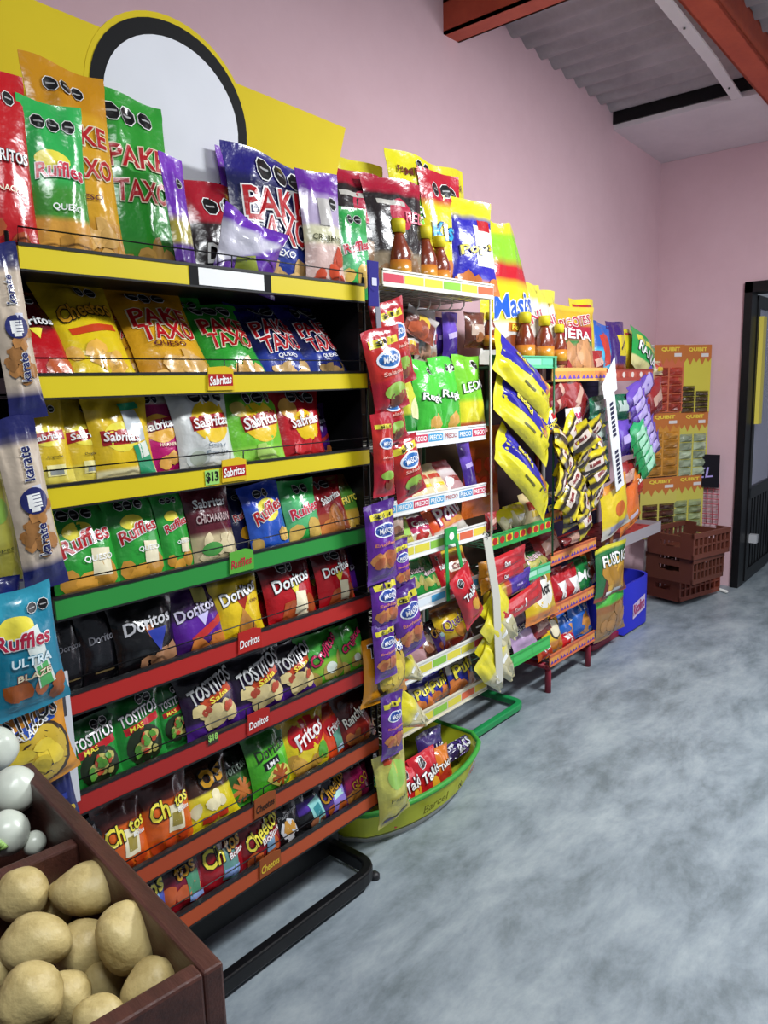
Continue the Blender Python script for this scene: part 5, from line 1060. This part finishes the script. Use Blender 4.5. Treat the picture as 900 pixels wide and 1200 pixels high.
G(0.672, g3, 598, 622, 630, 'choc_brown', 'brown and white packet', lean=18, low=True)
G(0.672, g3, 616, 650, 642, 'nut_green', 'green packet lying flat', lean=55, low=True)
G(0.672, g3, 630, 664, 622, 'candy_red', 'rust red packet', lean=25, row=0.6, low=True)
hs_ = 'hung beside the white plastic strip'
hung((562, 616, 648, 672), 'long_red', 'upper long red bag', 1.57, hs_, roll=88, ws=1)
hung((564, 614, 666, 684), 'long_red', 'lower long red bag', 1.565, hs_, roll=85, ws=1)
hung((568, 622, 678, 702), 'long_purple', 'long purple and gold bag', 1.57, hs_, roll=84)
hung((574, 636, 696, 724), 'long_scarlet', 'glossy plain scarlet bag', 1.55, hs_, roll=82)
tw = 'of the yellow and cream wedge bags low on the plastic strip'
for i, (bx, rl, nm) in enumerate((((566, 612, 700, 746), -42, 'uppermost'), ((562, 606, 716, 768), -44, 'second'), ((560, 610, 750, 790), -40, 'third'), ((554, 598, 768, 806), -40, 'lowest'))):
    hung(bx, 'tri_yellow', nm, 1.56, tw, 'yellow and cream wedge bags', roll=rl, d=0.06, yaw=8*(i % 2))
hang_strip([(571, 630), (582, 700), (586, 800)], 1.53, 0.05, 'long white plastic strip hanging between white and green racks', C('c6c4b8'))
G(0.318, "on the green rack's lowest shelf", 602, 632, 716, 'biscuit_blue', 'blue and lilac biscuit packet', lean=30, low=True)
G(0.318, "on the green rack's lowest shelf", 624, 650, 715, 'candy_red', 'rust and green packet', lean=30, row=0.4, low=True)

# ------------------------------------------------------------------ orange rack
OX0, OX1, OYF = 3.10, 3.58, 1.68
zig = dict(h=0.055, n=5, zig=C('5a3a9c'))
ORG = [C('d8954a'), C('d88a54')]
orr, ol = wire_rack('red wire snack rack with orange and purple price strips', OX0, OX1, OYF, 2.02, C('8a2a2c'), [
    (1.55, C('e0b060'), ORG, dict(h=0.06, n=4, zig=C('6a4ab0'), x1=3.66)), (0.895, C('d07a4a'), ORG, zig), (0.69, C('c86a44'), ORG, zig), (0.435, C('c86a44'), ORG, zig), (0.19, C('c86a44'), ORG, zig)],
    1.58, None, back=C('3a2a2a'))
mb = MB()
mb.tube([(3.13, 2.0, 0.13), (3.13, 1.80, 0.135), (3.13, 1.72, 0.13), (3.13, 1.70, 0.11), (3.13, 1.70, 0.0)], 0.016, C('8a2436'), 8)
mb.tube([(3.56, 2.0, 0.13), (3.56, 1.80, 0.135), (3.56, 1.72, 0.13), (3.56, 1.70, 0.11), (3.56, 1.70, 0.0)], 0.016, C('8a2436'), 8)
mb.tube([(3.13, 1.86, 0.13), (3.56, 1.86, 0.13)], 0.012, C('8a2436'), 8)
local(ol, mb.build('legs', M_PAINT), orr)
def OO(z, where, *a, yf=OYF, **kw): return shelf_bag(yf, z-0.036, where, kw.pop('group', 'snacks on the orange-edged rack'), *a, **kw)
ot = "on the orange-edged rack's top shelf"
OO(1.558, ot, 652, 698, 360, 'mix_jera', 'tan nut mix bag with red and white lettering', lean=6, yaw=-6)
OO(1.558, ot, 672, 702, 352, 'plain_yellow', 'tall yellow bag behind the nut mix bag', lean=5, row=1.0)
OO(1.558, ot, 690, 708, 412, 'candy_red', 'small rust packet beside the nut mix bag', lean=8, low=True)
rc = 'hung high on the orange-edged rack'
for i, (bx, rl, nm) in enumerate((((640, 668, 446, 466), 60, 'upper crimson meat-stick packet'), ((638, 664, 462, 482), 70, 'lower crimson meat-stick packet'), ((656, 692, 448, 478), -50, 'brown and pink packet'), ((660, 686, 462, 486), -40, 'rust packet under the pink one'))):
    hung(bx, 'candy_red', nm, 1.70, rc, 'packets hung high on the orange rack', roll=rl, low=True, name='snack_packet', cat='snack packet')
hung((662, 680, 478, 512), 'cake_pink', 'lilac and white packet above the twist-wrapped candy', 1.64, '', low=True, name='snack_packet', cat='snack packet')
hung((630, 652, 480, 512), 'pops_blue', 'dark blue packet behind the uppermost long bag', 1.66, '', low=True, name='snack_packet', cat='snack packet', roll=-12)
# cluster of black and yellow twist-wrapped candies, one by one
cl = [(690, 502, -48), (668, 500, -30), (655, 508, 40), (676, 514, -52), (696, 516, -40), (662, 522, -60), (684, 528, -62), (655, 530, -20), (672, 538, -40), (692, 540, -30), (660, 546, -60), (680, 552, -50),
      (698, 552, -34), (668, 560, -42), (688, 568, -40), (656, 564, -70), (676, 576, -60), (697, 578, -34), (664, 584, -46), (682, 588, -56), (672, 600, -30), (684, 606, -20)]
place_words = ['topmost near the white clip strip', 'topmost in the middle', 'topmost near the long bags']
for i, (x, yv, rl) in enumerate(cl):
    o = hung((x-9-i % 2, x+9+i % 2, yv-15-i % 4, yv+15+i % 4), 'candy_twist', '', 1.60+0.02*(i % 3), '', low=True, name='twist_candy', cat='candy')
    PENDING.pop()
    p = on_y(x, yv, 1.60+0.02*(i % 3))
    o.matrix_world = Matrix.Translation(Vector(p)) @ Matrix.Rotation(math.radians(rl+random.uniform(-14, 14)), 4, 'Y') @ Matrix.Rotation(math.radians(random.uniform(-45, 45)), 4, 'Z') @ Matrix.Rotation(math.radians(random.uniform(-25, 25)), 4, 'X') @ Matrix.Translation(Vector((0, 0, -0.085)))
    tag(o, 'black and yellow twist-wrapped candy in the hanging cluster on the orange-edged rack', 'candy', 'twist-wrapped candies in the hanging cluster')
o3 = 'on the orange-edged rack, second shelf up'
OO(0.443, o3, 616, 656, 670, 'corn_gold', 'gold and white chip bag', lean=12, yf=1.62)
OO(0.443, o3, 646, 668, 664, 'tri_red', 'red bag with white triangle', lean=14)
OO(0.443, o3, 660, 682, 660, 'tri_red', 'red bag with white triangle', lean=14)
OO(0.443, o3, 674, 696, 652, 'green_m', 'green bag with white letters', lean=14)
OO(0.443, o3, 686, 700, 642, 'roll_orange', 'thin orange bag', lean=12, row=0.5, low=True)
OO(0.698, 'on the orange-edged rack, third shelf from the floor', 660, 692, 624, 'candy_red', 'rust meat-snack packet', lean=40, row=0.8, low=True)
o4 = "on the orange-edged rack's lowest shelf"
OO(0.198, o4, 638, 662, 716, 'ball_gold', 'gold bag with round badge', lean=14)
OO(0.198, o4, 654, 678, 716, 'blue_chips', 'dark blue chip bag', lean=14, row=0.5)
OO(0.198, o4, 670, 696, 700, 'blue_chips', 'blue chip bag', lean=14, row=0.2)
OO(0.198, o4, 656, 676, 740, 'long_scarlet', 'scarlet bag lying before the blue ones', lean=30, low=True)
OO(0.198, o4, 630, 650, 748, 'roll_orange', 'orange packet at the near end', lean=20, low=True)
# white clip strip with dark printed lines
p0, p1 = on_y(715, 462, 1.60), on_y(727, 572, 1.60)
mb = MB(); u = (p1-p0)/np.linalg.norm(p1-p0); n_ = np.array([-u[2], 0, u[0]]); 
def q_(c, a, b, t=0.0): v = p0+u*a+n_*b; return (v[0], 1.60+t, v[2])
L_ = np.linalg.norm(p1-p0)
mb.add([q_(0, -0.03, -0.05), q_(0, L_, -0.05), q_(0, L_, 0.05), q_(0, -0.03, 0.05), q_(0, -0.03, -0.05, 0.004), q_(0, L_, -0.05, 0.004), q_(0, L_, 0.05, 0.004), q_(0, -0.03, 0.05, 0.004)],
       [(0, 1, 2, 3), (7, 6, 5, 4), (0, 4, 5, 1), (1, 5, 6, 2), (2, 6, 7, 3), (3, 7, 4, 0)], C('dfe0e2'))
mb.add([q_(0, -0.07, -0.085, -0.004), q_(0, 0.0, -0.075, -0.004), q_(0, 0.0, 0.075, -0.004), q_(0, -0.16, 0.085, -0.004), q_(0, -0.07, -0.085, -0.001), q_(0, 0.0, -0.075, -0.001), q_(0, 0.0, 0.075, -0.001), q_(0, -0.16, 0.085, -0.001)],
       [(0, 1, 2, 3), (7, 6, 5, 4), (0, 4, 5, 1), (1, 5, 6, 2), (2, 6, 7, 3), (3, 7, 4, 0)], C('dfe0e2'))
o = tag(fix_normals(mb.build('clip_strip', M_PLASTIC)), 'broad white clip strip with dark lettering on the orange-edged rack', 'display strip')
mb = MB()
for s_, t in (('IIIIIIII', 0.26), ('IIIIIIII', 0.76)):
    c = p0+u*L_*t; flat_text(mb, s_, (c[0], 1.598, c[2]), u, n_*-1 if n_[0] < 0 else n_, L_*0.34, 0.034, C('2a2a44'), 0.04)
mb.build('lettering', M_MATTE, o)
for i in range(6):
    hung((690+i*1.2, 709+i*1.2, 464+i*16, 488+i*16), 'pouch_darkgreen', 'dark green sachet behind the white clip strip', 1.66, '', 'dark green sachets behind the clip strip', low=True, name='sachet', cat='sachet', roll=-6)

# ------------------------------------------------------------------ far rack
FX0, FX1, FYF = 3.72, 4.42, 1.74
fr, fl = wire_rack('far red-framed snack rack with red tray and blue bin', FX0, FX1, FYF, 2.06, C('c8c4c0'), [
    (1.545, C('a8483c'), [C('a8483c'), C('b85a4a')], dict(h=0.06, n=6, dots=C('d8c8c0')))],
    1.6, ([(3.76, 2.06), (3.76, 1.785), (4.32, 1.785), (4.32, 2.06)], 0.035, 0.035, 0.0, C('8a2038')), back=C('2a2440'))
mb = MB(); mb.box(3.70, 4.50, 1.70, 2.05, 0.60, 0.61, C('a02a26')); mb.box(3.70, 4.50, 1.69, 1.70, 0.575, 0.635, C('9a949a')); mb.box(4.50, 4.51, 1.69, 2.05, 0.575, 0.635, C('9a949a'))
local(fl, mb.build('red_tray', M_PLASTIC), fr)
mb = MB()
for xx in np.linspace(3.74, 4.46, 10):
    for yy in np.linspace(1.74, 2.0, 5): flat_disc(mb, (xx, yy, 0.6105), XU, (0, 1., 0), 0.014, 0.014, C('6a1816'), 8)
local(fl, mb.build('tray_holes', M_MATTE), fr)
bl_ = np.array([4.3, 1.85, 0]); bb = tag(empty('display_bin', bl_), 'blue round-cornered bin with white script at the far rack foot', 'display bin')
def bin_ring(z, g=0.0):
    out = []
    for i in range(9):
        a = math.radians(90*i/8); out.append((4.41+0.11*math.sin(a)+g, 1.845-0.11*math.cos(a)-g, z))
    return [(4.10-g, 1.735-g, z)]+out+[(4.52+g, 2.05, z), (4.10-g, 2.05, z)]
mb = MB(); ring_wall(mb, [bin_ring(0.012), bin_ring(0.31), bin_ring(0.31, -0.012), bin_ring(0.03, -0.012)], [C('2a30c0')]*3); mb.add(bin_ring(0.03, -0.012), [tuple(range(len(bin_ring(0))))], C('1c2080'))
local(bl_, mb.build('bin_body', M_PLASTIC), bb)
mb = MB(); bu = np.array([0.72, 0.69, 0])*0+np.array([1., 0.0, 0])
bu = np.array([0.985, 0, 0.17])
flat_rect(mb, (4.31, 1.7315, 0.14), bu, ZU, 0.18, 0.09, C('c8b8d8')); flat_text(mb, 'Ricolino', (4.31, 1.730, 0.145), bu, ZU, 0.16, 0.065, C('a83a6a'), 0.03)
local(bl_, mb.build('lettering', M_MATTE), bb)
def FF(z, where, *a, yf=FYF, **kw): return shelf_bag(yf, z-0.036, where, kw.pop('group', 'snacks on the far rack'), *a, **kw)
ft = "on the far rack's top shelf"
FF(1.553, ft, 696, 718, 380, 'blue_red', 'sky blue and red bag', lean=6, roll=6)
FF(1.553, ft, 714, 736, 378, 'purple_yellow', 'purple and yellow bag', lean=5)
FF(1.553, ft, 732, 750, 388, 'plain_yellow', 'small yellow bag behind the green one', lean=5, row=0.8, low=True)
FF(1.553, ft, 738, 768, 392, 'chips_green', 'green bag with white lettering', lean=8, roll=22)
FF(1.553, ft, 762, 776, 424, 'bar_beige', 'silver and green packet at the far end', lean=10, low=True)
fh = 'hung under the far rack top'
hung((716, 738, 462, 492), 'pouch_darkgreen', 'green and gold packet', 1.70, fh, low=True)
hung((738, 768, 440, 468), 'candy_purple', 'large violet packet', 1.74, fh, roll=-20, low=True)
hung((758, 776, 446, 486), 'candy_red', 'maroon packet', 1.74, fh, low=True, roll=-14)
hung((722, 742, 492, 534), 'candy_purple', 'violet and red sachet row', 1.70, fh, low=True)
for i in range(7):
    hung((734+i*3.2, 754+i*3.2, 452+i*10, 476+i*10), 'candy_purple', 'violet wrapped bar in the slanting row on the far rack', 1.68, '', 'violet bars in a slanting row', roll=-19, low=True, name='wrapped_bar', cat='candy bar')
for i in range(5):
    hung((738+i*3.0, 756+i*3.0, 492+i*9, 520+i*9), 'candy_green', 'green wrapped bar in the slanting row on the far rack', 1.67, '', 'green bars in a slanting row', roll=-19, low=True, name='wrapped_bar', cat='candy bar')
hung((724, 744, 540, 574), 'candy_red', 'dark red packet', 1.71, 'below the violet bars', low=True)
hung((738, 752, 548, 582), 'roll_orange', 'slim orange packet', 1.70, 'below the green bars', low=True, roll=-10)
hung((704, 736, 562, 624), 'puff_bag_yellow', 'yellow puff bag', 1.64, 'hanging below the white clip strip', roll=-10)
hung((724, 750, 572, 618), 'puff_bag_orange', 'orange puff bag', 1.66, 'hanging beside the yellow puff bag', roll=-18)
hung((697, 733, 638, 698), 'rings_green', 'dark green ring snack bag with white lettering', 1.66, 'hanging before the blue bin')
hung((698, 732, 692, 744), 'seed_green', 'green and brown seed bag', 1.68, 'hanging below the ring snack bag')
for a, b, w_ in (((708, 618), (706, 642), 0.03), ((717, 618), (714, 642), 0.03)):
    pa, pb = on_y(*a, 1.68), on_y(*b, 1.68); mb = MB(); mb.box(pa[0]-0.018, pa[0]+0.018, 1.68, 1.684, pb[2], pa[2], C('8a5a34')); o = mb.build('cardboard_tab', M_MATTE)
    tag(o, 'brown cardboard tab above the ring snack bag' + (', nearer the racks' if a[0] < 710 else ', nearer the bin'), 'card')

# ------------------------------------------------------------------ stand of hanging sweet cards
CA = np.array([math.cos(math.radians(-31)), math.sin(math.radians(-31)), 0])     # along the card row
CN = np.array([-CA[1], CA[0], 0])                                               # away from the viewer
C0 = on_x(752, 628, 5.12); C0[2] = 0
def on_card(px, py):
    r = ray(px, py); t = np.dot(C0-ORIG, CN)/np.dot(r, CN); return ORIG+r*t
sl = C0+CN*0.03; st = tag(empty('card_stand', sl), 'white wire floor stand holding six orange sweet cards', 'display stand')
e0, e1 = on_card(757, 628), on_card(822, 622)
xa, xb = np.dot(e0-C0, CA), np.dot(e1-C0, CA)
def cp(a, z, n=0.03): v = C0+CA*a+CN*n; return np.array([v[0], v[1], z])
mb = MB()
for a in (xa+0.02, xb-0.02): mb.tube([cp(a, 0.012), cp(a, 1.72)], 0.009, C('dcdad6'), 8)
for z_ in (0.48, 0.86, 1.29, 1.72): mb.tube([cp(xa-0.01, z_), cp(xb+0.01, z_)], 0.005, C('dcdad6'), 6)
local(sl, mb.build('frame', M_PAINT), st)
mb = MB()
for a in (xa+0.02, xb-0.02): mb.tube([cp(a, 0.012, -0.3), cp(a, 0.012, 0.03)], 0.011, C('dcdad6'), 8)
local(sl, mb.build('feet', M_PAINT), st)
cards = [((766, 801), (404, 483), 'c86a4a', 'a03a2c', 0.66, 'red-brown sweets, upper row'), ((798, 833), (404, 484), 'cdbf4a', '4a3a24', 0.40, 'half-empty yellow card with dark sweets, upper row'),
         ((757, 796), (484, 558), 'c88a3a', 'a8742c', 0.70, 'golden sweets, middle row'), ((795, 829), (483, 558), 'c6ba55', '9aa58a', 0.66, 'pale silver sweets, middle row'),
         ((750, 792), (560, 630), 'c6ba5c', '4a2a20', 0.56, 'chocolate brown sweets, bottom row'), ((788, 824), (557, 626), 'c6bc55', '8f9a70', 0.58, 'olive green sweets, bottom row')]
for i, ((x0, x1), (y0, y1), bg, sw, fill, desc) in enumerate(cards):
    ym = (y0+y1)/2
    a0 = np.dot(on_card(x0, ym)-C0, CA); a1 = np.dot(on_card(x1, ym)-C0, CA); zt = on_card((x0+x1)/2, y0)[2]; zb = on_card((x0+x1)/2, y1)[2]
    w, h = a1-a0, zt-zb; pos = cp((a0+a1)/2, (zt+zb)/2, 0.004*(i % 2))
    o = empty('sweet_card', pos, (0, 0, math.radians(-31)))
    tag(o, f'orange-topped hanging card of {desc}' if 'card' not in desc else f'orange-topped {desc}', 'sweet card', 'sweet cards on the white stand')
    mb = MB(); mb.box(-w/2, w/2, 0, 0.004, -h/2, h/2, C(bg)); mb.box(-w/2, w/2, -0.001, 0, h/2*0.62, h/2, C('bd6f38'))
    zz = h/2*0.62
    for k in range(5): mb.add([(-w/2+w*k/5, -0.0012, zz), (-w/2+w*(k+1)/5, -0.0012, zz), (-w/2+w*(k+0.5)/5, -0.0012, zz-0.03-0.02*(k % 2))], [(0, 2, 1)], C('bd6f38'))
    flat_rect(mb, (w*0.28, -0.002, h/2*0.70), XU, ZU, w*0.24, h*0.05, C('d8d0cc')); mb.build('backing_card', M_MATTE, o)
    mb = MB(); flat_text(mb, 'QUIBIT', (0.03*w, -0.003, h/2*0.86), XU, ZU, w*0.6, h*0.06, C('e8cc4a'), 0.04); mb.build('lettering', M_MATTE, o)
    rows = 5; ph = h*fill/rows
    R = np.random.RandomState(i)
    for c_ in range(2):
        for r_ in range(rows if not (i == 1 and c_ == 1) else 4):
            mb = MB(); bx = (c_-0.5)*w*0.47; bz = -h/2+ph*(r_+0.5)+0.004; ww, hh = w*0.21, ph*0.46
            col = np.array(C(sw))*R.uniform(0.7, 1.35); col[3] = 1
            v = [(bx+ww*q, -0.002-0.03*max(0, 1-abs(q)**3)*max(0, 1-abs(t)**3)*R.uniform(0.6, 1.15), bz+hh*t) for t in (-1, -0.6, 0, 0.6, 1) for q in (-1, -0.6, 0, 0.6, 1)]
            cc = np.tile(col, (25, 1))*R.uniform(0.7, 1.35, (25, 1)); cc[:, 3] = 1
            mb.add(v, [(a*5+b, a*5+b+1, a*5+b+6, a*5+b+5) for a in range(4) for b in range(4)], cc, False)
            mb.build('sweet_pouch', M_FILM, o)

# crates
def crate(loc, rz, label, col, dims=(0.58, 0.40, 0.2)):
    L, Wd, H = dims; c = empty('bread_crate', loc, (0, 0, math.radians(rz))); tag(c, label, 'crate', 'stacked brown crates')
    mb = MB(); mb.box(-L/2+0.01, L/2-0.01, -Wd/2+0.01, Wd/2-0.01, 0.004, 0.014, col); mb.build('base_panel', M_PLASTIC, c)
    for sgn in (-1, 1):
        mb = MB(); y = sgn*(Wd/2-0.006)
        mb.box(-L/2, L/2, y-0.006, y+0.006, 0, 0.03, col); mb.box(-L/2, L/2, y-0.011, y+0.011, H-0.03, H, col); mb.box(-L/2, L/2, y-0.005, y+0.005, H*0.45, H*0.52, col)
        for xx in np.linspace(-L/2+0.006, L/2-0.006, 9): mb.box(xx-0.007, xx+0.007, y-0.007, y+0.007, 0.03, H-0.03, col)
        mb.build('side_wall', M_PLASTIC, c)
        mb = MB(); x = sgn*(L/2-0.006)
        mb.box(x-0.006, x+0.006, -Wd/2, Wd/2, 0, 0.07, col)
        for y0_, y1_ in ((-Wd/2, -Wd*0.22), (Wd*0.22, Wd/2)): mb.box(x-0.006, x+0.006, y0_, y1_, 0.07, H, col)
        mb.box(x-0.008, x+0.008, -Wd*0.22, Wd*0.22, H*0.62, H*0.86, col); mb.box(x-0.006, x+0.006, -Wd*0.08, Wd*0.08, 0.07, H*0.4, col)
        mb.build('end_wall', M_PLASTIC, c)
def crate_at(px, py, z, rz, L, Wd, label, col):
    p = on_z(px, py, z); a = math.radians(rz); ex = np.array([math.cos(a), math.sin(a)]); ey = np.array([-math.sin(a), math.cos(a)])
    c = p[:2]+ex*L/2+ey*Wd/2
    crate((c[0], c[1], z), rz, label, col, (L, Wd, 0.165))
crate_at(796, 706, 0.026, -15, 0.46, 0.26, 'lowest brown plastic crate of the stack, on the floor', C('7a3a2a'))
crate_at(811, 686, 0.193, -13, 0.36, 0.34, 'middle brown plastic crate of the stack by the sweet cards', C('5a3024'))
crate_at(812, 657, 0.360, -15, 0.40, 0.34, 'topmost brown plastic crate of the stack, open and empty', C('633428'))
# red wire grid and dark sign at the back wall
gx = BACK_X-0.03; pa, pb = on_x(815, 566, gx), on_x(840, 632, gx)
mb = MB()
for yy in np.linspace(pa[1]+0.03, pb[1], 6): mb.tube([(gx, yy, 0.45), (gx, yy, pa[2])], 0.003, C('b03a4a'), 5)
for zz in np.linspace(0.45, pa[2], 9): mb.tube([(gx, pa[1]+0.03, zz), (gx, pb[1], zz)], 0.003, C('b03a4a'), 5)
tag(mb.build('wire_grid_panel', M_PAINT), 'red wire grid panel against the back wall behind the crates', 'wire panel')
pa, pb = on_x(812, 532, gx-0.02), on_x(842, 566, gx-0.02)
mb = MB(); mb.prism([(0, 0), (0.2, 0), (0.2, -0.235), (0, -0.235)], 0, 0.008, C('17141f')); 
o = fix_normals(mb.build('sign_board', M_MATTE)); w_ = pa[1]-pb[1]
o.matrix_world = Matrix.Translation((gx-0.02, pa[1], pa[2])) @ Matrix.Rotation(math.radians(-90), 4, 'Z') @ Matrix.Scale(w_/0.2, 4, (1, 0, 0))
tag(o, 'small black sign with violet script beside the sweet cards', 'sign')
mb = MB(); flat_text(mb, 'EL', (0.1, -0.002, -0.13), XU, ZU, 0.12, 0.07, C('b8a8f0'), 0.01, rot=8, shear=0.3); mb.build('lettering', M_MATTE, o)

# ------------------------------------------------------------------ produce box in front
BZ = 1.0; BX1, BY0, BYD, BY1 = 0.345, 0.505, 0.805, 1.02; BX0 = -0.35; TH = 0.02; BH = 0.2
_ba = math.radians(-6.7); bx_ = tag(empty('produce_box', (0.345-(0.345*math.cos(_ba)+0.245*math.sin(_ba)), 0.505-(0.345*math.sin(_ba)-0.245*math.cos(_ba)), 0), (0, 0, _ba)), 'dark brown wooden produce box with a divider, holding potatoes and onions', 'produce box')
bL = np.array([0, 0.75, 0])
def bpart(nm, a): mb = MB(); mb.box(*a, WHITE); return local(bL, soften(mb.build(nm, M_WOOD), 0.003), bx_)
bpart('side_board', (BX1-TH, BX1, BY0, BY1, BZ-BH, BZ)); bpart('side_board', (BX0, BX0+TH, BY0, BY1, BZ-BH, BZ))
bpart('front_board', (BX0+TH, BX1-TH, BY0, BY0+TH, BZ-BH, BZ)); bpart('back_board', (BX0+TH, BX1-TH, BY1-TH, BY1, BZ-BH, BZ))
bpart('divider', (BX0+TH, BX1-TH, BYD-0.008, BYD+0.010, BZ-BH+0.01, BZ-0.012)); bpart('bottom_board', (BX0+TH, BX1-TH, BY0+TH, BY1-TH, BZ-BH, BZ-BH+0.012))
for xx in (BX0+0.03, BX1-0.09):
    for yy in (BY0+0.02, BY1-0.07): bpart('leg', (xx, xx+0.05, yy, yy+0.05, 0, BZ-BH))
def lumpy(name, loc, rx, ry, rz, rot, mat, seed, amp=0.05, n1=24, n2=14, root=0.0):
    R = np.random.RandomState(seed); k = R.uniform(1, 2.6, (6, 3)); ph = R.uniform(0, 6.28, 6)
    V = []; F = []
    th = np.linspace(0, math.pi, n2)
    for t in th:
        for i in range(n1):
            a = 2*math.pi*i/n1; d = np.array([math.sin(t)*math.cos(a), math.sin(t)*math.sin(a), math.cos(t)])
            s = 1+sum(amp*math.sin(np.dot(k[j], d)*1.6+ph[j]) for j in range(6))/2
            if root: s *= 1-root*math.exp(-((math.pi-t)/0.25)**2)+root*1.1*math.exp(-(t/0.16)**2)
            V.append((d[0]*rx*s, d[1]*ry*s, d[2]*rz*s))
    for i in range(n2-1):
        for j in range(n1): F.append((i*n1+j, (i+1)*n1+j, (i+1)*n1+(j+1) % n1, i*n1+(j+1) % n1))
    mb = MB(); mb.add(V, F, WHITE, True); o = mb.build(name, mat)
    bm = bmesh.new(); bm.from_mesh(o.data); bmesh.ops.remove_doubles(bm, verts=bm.verts[:], dist=1e-5); bmesh.ops.recalc_face_normals(bm, faces=bm.faces[:]); bm.to_mesh(o.data); bm.free()
    for p in o.data.polygons: p.use_smooth = True
    o.location = loc; o.rotation_euler = rot
    return o
# (px, py, half width px, half height px, in-plane turn, height of centre, label)
pots = [(26, 1048, 31, 30, 0.2, 0.965, 'potato against the divider, nearest the onions'), (101, 1042, 40, 29, -0.15, 0.965, 'large smooth potato lying against the divider'),
        (148, 1100, 33, 43, -0.35, 0.965, 'big upright potato leaning on the box side'), (42, 1104, 41, 31, 0.0, 0.972, 'knobbly potato in the middle of the pile'),
        (98, 1112, 34, 33, 0.3, 0.935, 'potato wedged between the knobbly and the upright ones'), (122, 1150, 28, 30, 0.0, 0.91, 'shaded potato deep in the pile'),
        (175, 1158, 30, 38, 0.75, 0.95, 'potato in the near corner of the box'), (36, 1168, 38, 38, 0.2, 0.985, 'large pale potato on top at the frame edge'),
        (80, 1172, 28, 34, 0.0, 0.945, 'potato tucked behind the large pale one'), (116, 1194, 31, 26, 0.2, 0.965, 'potato cut by the bottom edge of the frame'),
        (66, 1062, 22, 28, 0.0, 0.93, 'dim potato behind the smooth one'), (2, 1132, 20, 26, 0.0, 0.955, 'potato cut by the frame side'), (150, 1195, 25, 25, 0.0, 0.92, 'low potato near the front board'),
        (-30, 1090, 32, 30, 0.1, 0.955, 'potato outside the frame by the middle'), (60, 1225, 34, 30, 0.1, 0.95, 'potato below the frame')]
for i, (px, py, a, b, rt, z, lab) in enumerate(pots):
    if px < -15 or py > 1210: continue
    p = on_z(px, py, z); dep = float(np.dot(p-ORIG, RM[:, 2])); s = dep/FPX
    o = lumpy('potato', p, a*s, (a+b)/2*s*0.92, b*s, (0, 0, 0), M_POTATO, 40+i, 0.032)
    # long and short axes face the viewer as in the photo
    rx_, dn, fw = Vector(RM[:, 0]), Vector(RM[:, 1]), Vector(RM[:, 2])
    m = Matrix((rx_, fw, -dn)).transposed().to_4x4()
    o.matrix_world = Matrix.Translation(Vector(p)) @ m @ Matrix.Rotation(rt, 4, 'Y')
    tag(o, lab, 'potato', 'potatoes in the produce box')
for i, (px, py, r, z, lab) in enumerate(((16, 926, 28, 0.985, 'large white onion in the middle of the box corner'), (-6, 878, 26, 0.98, 'white onion at the back, cut by the frame'), (8, 976, 26, 0.965, 'white onion with a green streak'), (40, 988, 14, 0.94, 'small white onion by the divider'))):
    p = on_z(px, py, z); dep = float(np.dot(p-ORIG, RM[:, 2])); s = dep/FPX
    o = lumpy('white_onion', p, r*s, r*s, r*s*0.92, (0.5+0.3*i, 0.4*i, 0), M_ONION, 80+i, 0.015, root=0.08)
    tag(o, lab, 'onion', 'white onions in the produce box')
    if i == 2:
        mb = MB(); R = r*s
        for k in range(3):
            pts = []
            for t in np.linspace(-0.7, 0.7, 8):
                a = -0.6+0.25*k; d_ = np.array([math.cos(t)*math.sin(a)*0.6-0.2, -math.cos(t)*0.75, math.sin(t)*0.9]); d_ /= np.linalg.norm(d_); pts.append(d_*R*1.0)
            mb.tube(pts, 0.0035, C('9cc46a'), 6)
        g = mb.build('green_streak', M_ONION_G, o)
flush_labels()
for o in SC.objects:
    if o.name.split('.')[0] == 'lettering': o['kind'] = 'stuff'
